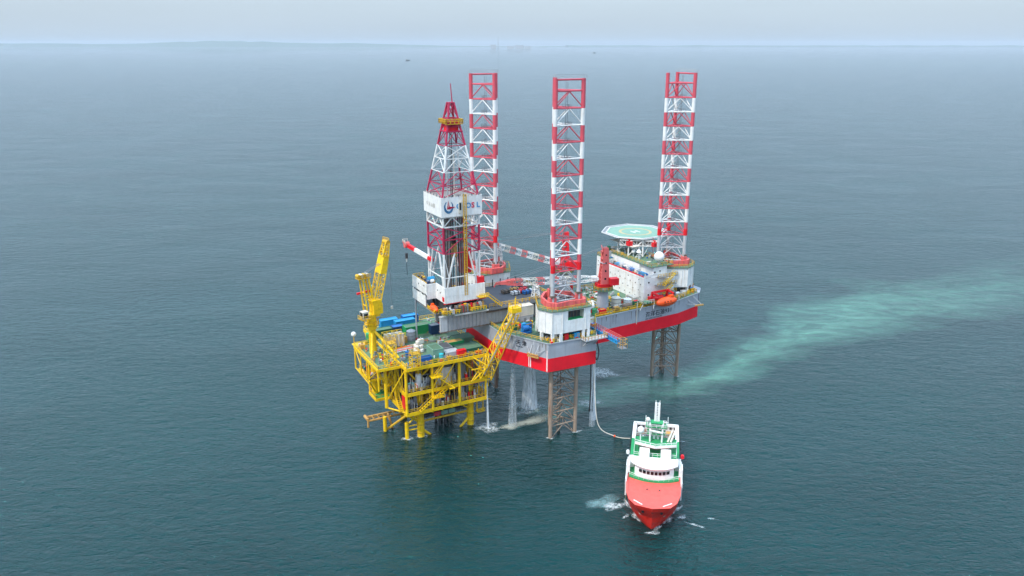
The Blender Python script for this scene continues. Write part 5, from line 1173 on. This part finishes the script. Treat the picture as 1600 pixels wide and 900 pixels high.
t = Thing('radar_dome', 'small white radome on a pole at the far left platform corner', 'radome', (-52.6, 18.6, 26.2), 'white radomes')
b = MB(WHI); b.sphere((-52.6, 18.6, 29.6), .85, n=14, k=9); t.part('dome', b, smooth=True); b = MB(YED); b.tube((-52.6, 18.6, 26.2), (-52.6, 18.6, 29), .15); b.box(-53.2, -46, 17, 19.4, 26.0, 26.2, YEL); t.part('pole', b)
drum_tank(-47.6, 18.0, 26.25, 1.1, 3.0, BGN, 'green tank behind the crane legs at the far left', group='tanks on the platform')

# yellow crane
t = Thing('pedestal_crane', 'yellow crane with raised plated boom on the left platform corner', 'crane', (-49.6, 8.3, 12))
cu_, cv_ = -49.6, 8.3
b = MB(YEL); b.tube((cu_, cv_, 12.2), (cu_, cv_, 34.4), 1.15, n=16); b.tube((cu_, cv_, 34.4), (cu_, cv_, 38.6), 1.55, n=16); t.part('pedestal', b)
for (du, dv) in ((5.2, -9.0), (-2.4, -5.6), (6.6, 3.0)):
    b = MB(YEL); b.tube((cu_, cv_, 34.2), (cu_ + du, cv_ + dv, 26.6), .38, n=8); t.part('stay', b)
b = MB(YEL); b.tube((cu_, cv_, 36.0), (cu_, cv_, 36.15), 2.4, n=16); b.rail([(cu_ + 2.4 * math.cos(k * .785), cv_ + 2.4 * math.sin(k * .785), 36.1) for k in range(8)], closed=True, w=.12, step=1.8, m=YED); t.part('service_platform', b)
bd = V(.98, .15, 0).normalized()       # boom heading in rig frame (to the back right)
bd = V(math.cos(R(12)), math.sin(R(12)), 0); sx_ = V(bd.y, -bd.x, 0); q = V(cu_, cv_, 38.6)
b = MB(YEL); b.beam(q - bd * 2.4 + V(0, 0, .4), q + bd * 2.2 + V(0, 0, .4), 3.6, .8); t.part('slewing_deck', b)
b = MB(YEL); c0 = q + bd * 1.0 - sx_ * -1.3
mh = [q + bd * a + sx_ * s_ for a, s_ in ((-.2, -.6), (3.0, -.6), (3.0, 2.2), (-.2, 2.2))]
b.loft([[p + V(0, 0, .8) for p in mh], [p + V(0, 0, 3.8) for p in mh], [p * 1 + V(0, 0, 5.4) - bd * .6 for p in mh]]); t.part('machinery_house', b)
b = MB(CRM); c1 = q - bd * 2.7 + sx_ * 2.2; b.beam(c1 + V(0, 0, 1.7), c1 - bd * 2.0 + V(0, 0, 1.7), 2.0, 2.3); cab = t.part('cab', b)
b = MB(WIN); b.beam(c1 + sx_ * 1.0 - bd * .3 + V(0, 0, 1.7), c1 + sx_ * 1.0 - bd * 1.7 + V(0, 0, 1.7), .12, 1.4); b.beam(c1 - bd * 2.02 + V(0, 0, 1.9), c1 - bd * 2.06 + V(0, 0, 1.9), 1.5, 1.3); t.part('cab_window', b, cab)
b = MB(YED); b.rail([c1 + sx_ * 1.6 + bd * .6 + V(0, 0, .5), c1 + sx_ * 1.6 - bd * 2.6 + V(0, 0, .5), c1 - sx_ * 1.2 - bd * 2.6 + V(0, 0, .5)], w=.13, step=1); b.beam(c1 + bd * .6 + V(0, 0, .42), c1 - bd * 2.6 + V(0, 0, .42), 3.1, .14); t.part('cab_walkway', b)
af = q - bd * 2.9 + V(0, 0, 12.6)
b = MB(YEL)
for sg in (-1.1, 1.1): b.beam(q - bd * 1.8 + sx_ * sg + V(0, 0, .8), af + sx_ * sg * .9, .42); b.beam(q + bd * 1.0 + sx_ * sg + V(0, 0, .8), af + sx_ * sg * .9 + bd * 2.0, .5); b.beam(q - bd * 2 + sx_ * sg + V(0, 0, 6.6), q + bd * .5 + sx_ * sg + V(0, 0, 6.8), .28)
for h in (4, 8, 11.6): b.beam(q - bd * 2.2 - sx_ * 1.1 + V(0, 0, h), q - bd * 2.2 + sx_ * 1.1 + V(0, 0, h), .25)
t.part('a_frame', b)
b = MB(YED); b.beam(af - bd * 1.4 + V(0, 0, .2), af + bd * 2.8 + V(0, 0, .2), 2.4, .25)
for k in range(4): b.tube(af - bd * (1.0 - k * 1.0) - sx_ * .8 + V(0, 0, 1.0), af - bd * (1.0 - k) + sx_ * .8 + V(0, 0, 1.0), .6, n=10, m=CRM if k % 2 else YED)
b.rail([af - bd * 1.4 + sx_ * 1.2 + V(0, 0, .3), af + bd * 2.8 + sx_ * 1.2 + V(0, 0, .3)], w=.12, step=.9); t.part('sheave_platform', b)
b = MB(BRD); b.beam(q - bd * 3.6 + V(0, 0, 7.4) - sx_ * 2.0, q + bd * 1.0 + V(0, 0, 7.9) - sx_ * 1.0, .5, .6); t.part('red_arm', b)
f0 = q + bd * 1.2 + V(0, 0, 2.2); f1 = q + bd * 6.6 + V(0, 0, 22.6); m = f0.lerp(f1, .54); m_top = f0.lerp(f1, .80)
b = MB(YEL); b.truss(f0, m, 3.6, 2.2, 7, c=.28, b=.13, up=(-1, 0, .2)); t.part('boom', b); b = MB(YEL); b.truss(m_top, f1, 3.4, 1.9, 3, c=.3, b=.18, up=(-1, 0, .2), w2=2.6, h2=1.2); t.part('boom_end', b)
b = MB(YEL); dd = (f1 - m).normalized(); n_ = sx_.cross(dd).normalized()
def rg(p, w_, h_): return [p - sx_ * w_ + n_ * h_, p + sx_ * w_ + n_ * h_, p + sx_ * w_ - n_ * h_, p - sx_ * w_ - n_ * h_]
b.loft([rg(m, 1.75, 1.1), rg(m_top, 1.65, .95)]); t.part('boom_head', b)
b = MB(YED); b.rail([m.lerp(f1, .55) + sx_ * 1.7, f1 + sx_ * 1.7 + V(0, 0, .6), f1 - sx_ * 1.7 + V(0, 0, .6), m.lerp(f1, .55) - sx_ * 1.7], w=.15, step=1.0, h=1.0); b.tube(f1 - sx_ * 1.3 + V(0, 0, .2), f1 + sx_ * 1.3 + V(0, 0, .2), .7, n=12); b.beam(m.lerp(f1, .6) + n_ * -1.15 - sx_, m.lerp(f1, .6) + n_ * -1.15 + sx_, .8, m=GRY); t.part('head_walkway', b)
b = MB(GRY)
for sg in (-.6, -.2, .3, .7): b.tube(af + sx_ * sg + V(0, 0, 1.2), m.lerp(f1, .3) + sx_ * sg + n_, .055, n=4)
b.tube(f1 + bd * 1.0, f1 + bd * 1.0 - V(0, 0, 22), .05, n=4); b.tube(f1 + bd * 1.0 - V(0, 0, 21), f1 + bd * 1.0 - V(0, 0, 21.9), .35, m=CRM, n=8); t.part('hoist_cable', b)

# lattice flare boom on the right corner
t = Thing('flare_boom', 'yellow lattice flare boom leaning out from the front right platform corner', 'flare boom', (-19, -9, 17.8))
a0, a1 = V(-20.0, -11.4, 20.0), V(-14.6, -21.6, 43.2)
b = MB(YEL); b.truss(a0, a1, 4.4, 3.6, 8, c=.28, b=.16, w2=2.4, h2=2.0, up=(-1, 0, .6)); t.part('boom', b)
b = MB(YEL)
for p_ in ((-23.6, -10.3, 26.2), (-18.0, -10.5, 26.2), (-17.6, -10.0, 18), (-23.4, -10.1, 18)): b.tube(p_, a0.lerp(a1, .14), .24, n=6)
for a_, c_ in (((-24, -10.2, 18), (-18, -10.3, 26)), ((-24, -10.2, 26), (-18, -10.3, 18)), ((-17.8, -10.2, 18), (-17.6, -5, 26)), ((-21, -10.2, 18), (-21, -10.3, 26)), ((-24, -10.4, 22), (-17.8, -10.4, 22))): b.tube(a_, c_, .2, n=6)
t.part('base_frame', b)
b = MB(YEL); b.cbox((a1.x, a1.y, a1.z), (3.2, 2.6, 1.4)); b.tube(a1 + V(0, 0, 1), a1 + V(.2, 0, 4.2), .2); b.rail([a1 + V(-1.5, -1.3, 1.4), a1 + V(1.5, -1.3, 1.4), a1 + V(1.5, 1.3, 1.4), a1 + V(-1.5, 1.3, 1.4)], closed=True, w=.12, h=1); t.part('tip_platform', b)
b = MB(LGR); b.tube(a0, a1, .22, n=6); t.part('gas_pipe', b)

# ------------------------------------------------------------ hoses and discharge
def tubeline(pts, r, m):
    b = MB(m); b.path(pts, r, n=6); return b
def catm(P, n=8):
    out = []; P = [Vector(p) for p in P]; P = [P[0]] + P + [P[-1]]
    for i in range(1, len(P) - 2):
        for k in range(n):
            s_ = k / n; a, b_, c_, d_ = P[i - 1], P[i], P[i + 1], P[i + 2]
            out.append(.5 * ((2 * b_) + (-a + c_) * s_ + (2 * a - 5 * b_ + 4 * c_ - d_) * s_ ** 2 + (-a + 3 * b_ - 3 * c_ + d_) * s_ ** 3))
    out.append(P[-2]); return out
hs_ = catm([(10.6, -27.4, 24.2), (10.6, -28.6, 14), (10.8, -31.0, 3.5), (14.6, -34.2, .35), (17.4, -37.6, .3), (22.0, -40.0, .8), (25.6, -41.5, 4.6)])
t = Thing('transfer_hose', 'white hose curving from the hull down to the sea and over to the ship', 'hose', (10.6, -28, 0)); t.part('hose', tubeline(hs_, .14, CRM))
for i in (24, 34, 35): q = hs_[min(i, len(hs_) - 2)]; q2 = hs_[min(i + 1, len(hs_) - 1)]; b = MB(ORG); b.tube(q, q.lerp(q2, .9), .34, n=8); t.part('orange_float', b)
def drop(label, u, v, z0, z1, m, r=.14):
    b = MB(m); b.path([(u, v, z0), (u + .15, v - .1, (z0 + z1) / 2), (u, v, z1)], r, n=5); b.tube((u, v, z1 - .4), (u, v, z1 + .4), r * 1.8, n=6); single('hanging_hose', label, 'hose', b, (u, v, z1), group='hoses hanging under the hull')
drop('black hose hanging under the sponson, nearest the front leg', 9.2, -28.0, 24.4, 8, BLK, .2); drop('black hose hanging beside the falling water', 14.0, -22.5, 28, 4.5, BLK)
b = MB(BLK); b.path(catm([(14.6, -22.6, 30), (14.4, -24.6, 26), (12.4, -26.8, 24.4), (10.8, -27.8, 26), (10.4, -27.2, 28)]), .2); single('looped_hose', 'black hose looping below the hull notch', 'hose', b, (12, -26, 24.4))
def fall(label, u, v, z0, r0, r1, m=FALL, du=0, dv=0):
    b = MB(m); b.tube((u, v, z0), (u + du, v + dv, .1), r0, r2=r1, n=12, cap=False); o = single('falling_water', label, None, b, (u, v, 0), kind='stuff'); return o
fall('cascade of discharge water falling from the hull left of the front leg', 1.9, -2.0, 25, 1.1, 2.9, FALL)
fall('thin spray of water falling beside the cascade', -9.6, -11.3, 25, .5, 1.5, FALT, -.5, -.5)
fall('white stream falling in the hull notch', 15.2, -20.6, 30, .4, 1.1, FALL, .3, -.2)
fall('thin stream falling near the hoses', 13.0, -23.5, 24, .3, 1.0, FALT, -.4, -1.2)
fall('thin stream falling from the corner of the yellow platform', -18.2, -9.6, 16, .12, .4, FALL, .3, .2)
def patchm(label, cx, cy, rx, ry, rot, m, z=.06, name='foam_patch', tail=0):
    """thin sheet of foam or silt lying on the sea"""
    b = MB(m); n = 40; b.uv = []; b.v.append((0, 0, z)); b.uv.append((0, 0)); random.seed(int(cx * 7 + cy))
    rad = [1 + .16 * math.sin(3 * 2 * math.pi * k / n + cx) + .12 * math.sin(5 * 2 * math.pi * k / n + cy) + random.uniform(-.06, .06) for k in range(n)]
    for k in range(n):
        a = 2 * math.pi * k / n; b.v.append((rx * rad[k] * math.cos(a), ry * rad[k] * math.sin(a), z)); b.uv.append((math.cos(a), math.sin(a)))
    i = b.mi(None)
    for k in range(n): b.f.append((0, 1 + k, 1 + (k + 1) % n)); b.m.append(i)
    o = mesh_obj(name, b); o.location = (cx, cy, 0); o.rotation_euler = (0, 0, rot); o['kind'] = 'stuff'; o['label'] = label; return o
cu1 = rig(-6.2, -5.5)
patchm('pale aerated water under the cascade', 6.2, 251.5, 8.5, 8, 0, MIST, .04)
patchm('white splash foam at the foot of the cascade', 6.2, 252, 5.2, 4.2, 0, FOAM, .07)
patchm('white splash foam in front of the cascade', 4.4, 247.2, 3.0, 1.5, .3, FOAM, .08)
patchm('splash foam below the stream in the hull notch', 35.0, 281.5, 5, 5, .3, FOAM)
patchm('splash foam near the hanging hoses', 27.0, 255, 4.8, 3.4, .3, FOAM)
patchm('ring of foam under the yellow platform corner', *rig(-17.8, -9.2)[:2], 4.0, 4.0, 0, FOAM)
patchm('long grey slick of drill cuttings drifting left of the front leg', 5.6, 240.6, 10.6, 2.6, R(31), SLIK, .05, 'cuttings_slick')
patchm('round head of the grey slick', -.6, 236.6, 3.4, 2.2, R(20), SLIK, .08, 'cuttings_slick')
patchm('foam at the foot of the front leg', *rig(6, -25.4)[:2], 1.8, .9, 0.3, FOAM, .06)

# ------------------------------------------------------------ supply vessel
t = Thing('supply_vessel', 'red hulled supply ship with white wheelhouse and green decks, bow toward the camera', 'ship', (27, 0, 0), frame='ves')
def outline(kind):
    if kind == 'wl': P = [(-.5, 5.8), (10, 6.6), (30, 6.9), (38, 6.3), (43, 5.0), (47, 2.9), (49.4, 1.1), (50.4, 0.05)]
    elif kind == 'main': P = [(.5, 6.8), (10, 7.0), (30, 7.1), (40, 7.0), (45, 6.3), (48.8, 4.6), (51.0, 2.5), (52.0, .05)]
    else: P = [(.5, 6.9), (10, 7.1), (30, 7.2), (42, 7.2), (47, 7.0), (51.0, 6.1), (53.5, 4.4), (54.6, .1)]
    return P
def full(P, z): return [(x, y, z) for x, y in P] + [(x, -y, z) for x, y in reversed(P)]
def interp(P, Q, f): return [(a[0] + (b_[0] - a[0]) * f, a[1] + (b_[1] - a[1]) * f) for a, b_ in zip(P, Q)]
h = MB(VRD); wl_, mn, fc = outline('wl'), outline('main'), outline('fc')
h.loft([full([(x, y * .9) for x, y in wl_], -2.5), full(wl_, 0), full(interp(wl_, mn, .7), 2.6), full(mn, 4.2)], VRD, closed=True, caps=False)
t.part('hull', h)
# raised forecastle
f = MB(VRD)
def cut(P, x0):
    out = []
    for a, b_ in zip(P, P[1:]):
        if a[0] < x0 <= b_[0]: k = (x0 - a[0]) / (b_[0] - a[0]); out.append((x0, a[1] + (b_[1] - a[1]) * k))
        if b_[0] >= x0: out.append(b_)
    return out
x0 = 33.0; m_, f_ = [q for q in mn if q[0] >= 40], [q for q in fc if q[0] >= 42]
m_ = [(x0, 7.15)] + m_; f_ = [(x0, 7.3)] + f_
f.loft([full(m_, 4.2), full(interp(m_, f_, .8), 7.4), full(f_, 8.6)], VRD, closed=True, caps=False)
t.part('bow', f)
f = MB(FCR); ins = [(x - (1.1 if x > 50 else 0), max(y - .55, .02)) for x, y in f_]
f.add(full(ins, 8.35), [tuple(range(2 * len(ins)))[::-1]], FCR); t.part('foredeck', f)
f = MB(FCR); A_ = full(f_, 8.6); B_ = full(ins, 8.6); C_ = full(ins, 8.3); k = len(A_)
f.add(A_ + B_, [(i, i + 1, k + i + 1, k + i)[::-1] for i in range(k - 1)], FCR); f.add(B_ + C_, [(i, i + 1, k + i + 1, k + i)[::-1] for i in range(k - 1)], FCR); t.part('bulwark', f)
rust = random.Random(4)
for k in range(16):
    sg = 1 if k % 2 else -1; x = 30 + k * 1.2; y = 7.14
    if x > 42: break
    b = MB(OCH if k % 3 else DRK); z = 3.9; b.box(x, x + .25, *sorted((sg * y, sg * (y + .06))), 1.2 + rust.random() * 1.5, z); t.part('rust_run', b)
for sg in (-1, 1):
    for k in range(7): b = MB(BLK); b.tube((8 + 4 * k, sg * 7.25, 3.9), (8 + 4 * k, sg * 7.25, 1.2), .35, n=8); t.part('tyre_fender', b)
b = MB(WHI)
for k in range(5): b.box(50.9 - .25 * (5 - k), 51.2 - .25 * (5 - k), -.5, -.15, .6 + k * .7, .85 + k * .7)
t.part('draught_mark', b)
for sg in (-1, 1):
    b = MB(WHI); b.beam((51.5, sg * 4.8, 8.75), (53.3, sg * 1.8 if False else sg * 2.6, 8.75), .28, .12); t.part('white_stripe', b)
    b = MB(CRM); b.add([(50.2, sg * 3.3, 4.0), (51.0, sg * 2.4, 4.2), (51.9, sg * 2.8, 6.6), (51.3, sg * 3.7, 6.6)], [(0, 1, 2, 3), (3, 2, 1, 0)]); t.part('anchor_scrape', b)
    b = MB(BLK); b.tube((52.2, sg * 2.0, 6.9), (53.3, sg * 2.4, 6.6), .35, n=8); t.part('hawse_hole', b)
    b = MB(WHI); b.box(30.5, 42.5, sg * 7.05 if sg > 0 else -7.45, 7.45 if sg > 0 else -7.05, 4.4, 9.4); t.part('side_bulwark', b)
    b = MB(WHI); b.box(1.2, 12, *sorted((sg * 5.9, sg * 7.0)), 4.2, 5.8); b.box(12, 29, *sorted((sg * 6.0, sg * 7.05)), 4.2, 5.8, BGN); b.box(12.2, 28.8, *sorted((sg * 6.1, sg * 6.95)), 5.8, 5.88, BGN); t.part('cargo_rail', b)
    b = MB(BLK); b.box(.0, 30, *sorted((sg * 7.12, sg * 7.35)), 3.3, 3.7); t.part('fender', b)
b = MB(BLK); b.tube((52.9, 0, 7.2), (53.8, 0, 7.0), .3, n=8); t.part('hawse_hole', b)
for y in (-1.6, 1.6): b = MB(DRK); b.tube((45.2, y, 8.36), (45.2, y, 8.55), .22, n=8); t.part('foredeck_vent', b)
b = MB(WOD); b.box(.3, 33, -5.6, 5.6, 3.4, 3.6, WOD); b.box(4.5, 20, -5.3, 5.3, 3.6, 3.65, DRK)
for k in range(14): b.box(5 + k, 5.2 + k, -5.3, 5.3, 3.65, 3.75, GRY)
t.part('cargo_deck', b)
b = MB(WHI); b.box(.5, 1.2, -6.9, 6.9, 3.4, 5.8); b.box(1.2, 1.6, -6.6, 6.6, 5.2, 5.8)
for k in range(9): b.box(1.2, 1.3, -5.6 + k * 1.4, -4.9 + k * 1.4, 4.2, 5.1, DRK)
t.part('stern_gate', b)
# superstructure
def arc(xc, w_, depth, z, back, n=10):
    P = []
    for k in range(n + 1):
        y = -w_ + 2 * w_ * k / n; P.append((xc - depth * (abs(y) / w_) ** 2.2, y, z))
    return P + [(back, w_, z), (back, -w_, z)]
b = MB(GRN); b.loft([arc(41.5, 6.6, 1.9, 8.3, 30), arc(41.5, 6.6, 1.9, 8.8, 30)], BGN); t.part('bridge_deck', b)
b = MB(YED); b.rail([V(*p) for p in arc(41.5, 6.6, 1.9, 8.8, 30)[:11]], w=.08, step=1.2, m=WHI); t.part('bridge_railing', b)
b = MB(WHI); b.loft([arc(41.0, 5.2, 2.2, 8.8, 29), arc(40.6, 5.2, 2.2, 12.0, 29)], WHI); wh = t.part('wheelhouse', b)
P = arc(41.05, 5.2, 2.2, 10.35, 29); 
for i in range(1, 9):
    a, c = V(*P[i]), V(*P[i + 1]); d = c - a; nn = V(d.y, -d.x, 0).normalized(); nn = nn if nn.x > 0 else -nn
    a2, c2 = a + d * .12 + nn * .02 - V(.06, 0, 0), c - d * .12 + nn * .02 - V(.06, 0, 0); off = V(-.1, 0, .85)
    b = MB(WIN); b.add([a2, c2, c2 + off, a2 + off], [(0, 1, 2, 3), (3, 2, 1, 0)]); t.part('window', b, wh)
b = MB(WHI); b.loft([arc(41.4, 6.0, 2.9, 11.9, 36.2), arc(41.6, 6.2, 3.0, 12.3, 36.1), arc(40.6, 6.2, 3.0, 13.2, 36.5)], WHI); t.part('bridge_roof', b)
for sg in (-1, 1):
    b = MB(WHI); b.box(35.2, 38.4, *sorted((sg * 6.5, sg * 7.5)), 9.0, 11.2); b.box(32, 35, *sorted((sg * 5.6, sg * 7.1)), 6.4, 11.0); t.part('bridge_wing', b)
    b = MB(ORG); b.tube((33.0, sg * 7.4, 12.0), (32.0, sg * 7.4, 12.0), .5, n=8, m=BRD if sg > 0 else WHI); t.part('life_raft', b)
b = MB(BGN); b.box(26, 36.1, -5.8, 5.8, 12.6, 12.95); b.box(25, 30, -5.6, 5.6, 3.6, 12.6, WHI); t.part('top_deck', b)
for sg in (-1, 1): b = MB(WHI); b.box(34.4, 37.2, *sorted((sg * 1.5, sg * 4.2)), 12.95, 14.8); t.part('roof_locker', b)
b = MB(WHI); b.rail([(36, -5.7, 12.95), (36, 5.7, 12.95), (27, 5.7, 12.95), (27, -5.7, 12.95)], closed=True, w=.08, step=1.3); t.part('roof_railing', b)
MP = [(35.2, 0), (33.4, 5.6), (29.2, 5.8), (28.2, 0), (29.2, -5.8), (33.4, -5.6)]
b = MB(BGN); b.prism(MP, 15.0, 15.3, BRD, BGN, WHI); b.beam((35.3, 0, 15.5), (33.5, 5.6, 15.5), .35, .5, WHI); b.beam((35.3, 0, 15.5), (33.5, -5.6, 15.5), .35, .5, WHI)
b.rail([(x, y, 15.3) for x, y in MP], closed=True, w=.12, step=1.5, m=WHI)
for (x, y) in ((31.5, 3.5), (31.5, -3.5), (28, 3.5), (28, -3.5)): b.tube((x, y, 12.9), (x, y, 15), .3, m=WHI)
t.part('monkey_island', b)
b = MB(WHI)
for (x, y) in ((31.6, 1.6), (31.6, -1.6), (28.6, 1.6), (28.6, -1.6)): b.tube((x, y, 15.3), (x * .5 + 15.0, y * 1.1, 20.6), .25, n=8)
for z in (17.4, 19.4): b.box(28.4, 31.4, -2.5 if z < 18 else -2.9, 2.5 if z < 18 else 2.9, z, z + .14, BGN); b.rail([(31.4, -2.6, z), (31.4, 2.6, z), (28.4, 2.6, z), (28.4, -2.6, z)], closed=True, w=.1, step=1.2, h=.9)
b.box(28.9, 31.0, -1.7, 1.7, 20.5, 20.65, BGN); b.tube((31.7, 1.8, 18.2), (31.4, -1.9, 18.6), .28, n=6); b.tube((29.8, -3.2, 20.5), (29.8, 3.2, 20.5), .12)
for y in (-3, 0, 3): b.tube((29.8, y, 20.4), (29.8, y, 22.2), .1)
t.part('mast_platforms', b)
b = MB(WHI); b.beam((29.6, -.5, 15.3), (29.3, -.42, 26.0), .6); b.beam((29.6, .5, 15.3), (29.3, .42, 26.0), .6)
for k in range(10): b.beam((29.5, -.45, 20.5 + k * .5), (29.5, .45, 20.5 + k * .5), .16)
b.beam((29.3, -.5, 26.0), (29.3, -.55, 26.7), .16); b.beam((29.3, .5, 26.0), (29.3, .55, 26.7), .16); t.part('mast', b)
for (x, y, z, r, h0) in ((31.2, -4.2, 18.4, 1.0, 15.3), (30.0, -2.4, 21.2, .6, 19.4)): b = MB(WHI); b.sphere((x, y, z), r, n=14, k=9); b.tube((x, y, h0), (x, y, z - r * .8), .18); t.part('radome', b, smooth=False)
for i, dy in enumerate((3.2, 4.0)): b = MB(CRM); b.tube((31.6, dy, 15.5), (29.0, dy + 1.2, 17.8), .28, n=8); t.part('exhaust_pipe', b)
for (x, y, m, d) in ((9, 3.8, RSD, (4, 2, 1)), (11, -4.4, BRD, (1.4, 1.2, 1.8)), (3.6, 2.5, OCH, (1.5, 5, .6)), (3.2, -3.0, WOD, (1.4, 3.6, .7))):
    b = MB(m); b.cbox((x, y, 3.76), d); t.part('deck_cargo', b)
b = MB(BRD); b.beam((1.6, 2.6, 6.5), (1.6, -1, 6.5), .3); t.part('red_roller', b)
p = ves(41, 7.6)
W = lambda x, y: ves(x, y)[:2]
# ship foam, image left is ship starboard: pick sides in world
patchm('churned white foam beside the ship on its left side in view', 27.6, 189.6, 3.3, 2.1, .4, FOAM, .08)
patchm('pale turbulence beside the ship', 25.0, 191.6, 5.6, 3.0, .5, MIST, .05)
patchm('small foam wisp left of the bow', 30.3, 184.8, 1.6, .55, .9, FOAM, .07)
patchm('small foam wisp right of the bow', 45.2, 184.4, 1.3, .9, .9, FOAM, .07)
patchm('foam under the stem of the ship', 36.2, 177.2, 2.2, .8, .1, FOAM, .08)
patchm('foam streak on the sea right of the ship', 53.0, 183.6, 1.4, .35, -.2, FOAM, .07)
patchm('foam streak on the sea below the ship on the right', 48.0, 180.6, 2.6, .5, -.5, FOAM, .07)
for (x_, y_) in ((-3.6, -25.1), (5.7, -25.1), (55.9, -.6), (64, -5.3), (-.85, 17.6)):
    w_ = rig(x_, y_); patchm('thin foam collar where a leg chord meets the sea', w_[0], w_[1], 1.5, 1.1, .3, FOAM, .05)
for (x_, y_) in ((-39.3, -4.2), (-21.7, -4.0), (-43.9, -3.8)):
    w_ = rig(x_, y_); patchm('thin foam collar round a yellow platform leg', w_[0], w_[1], 2.1, 1.6, .3, FOAM, .05)
for (x_, y_, a_, b_) in ((49.6, 1.6, 1.6, .5), (45.5, 4.2, 2.2, .6), (40, 6.4, 2.6, .55), (45.5, -4.2, 2.2, .6), (40, -6.5, 2.6, .5), (28, 7.4, 4, .6), (28, -7.4, 4, .5), (8, 7.0, 3, .6), (0, 2, 1.2, 4.5)):
    w_ = ves(x_, y_); patchm('thin foam along the waterline of the ship', w_[0], w_[1], a_ * 1.1, b_ * 1.5, VA + (-.55 if y_ > 0 else .55) * (x_ > 39), FOAM, .09)
bpy.context.view_layer.update()
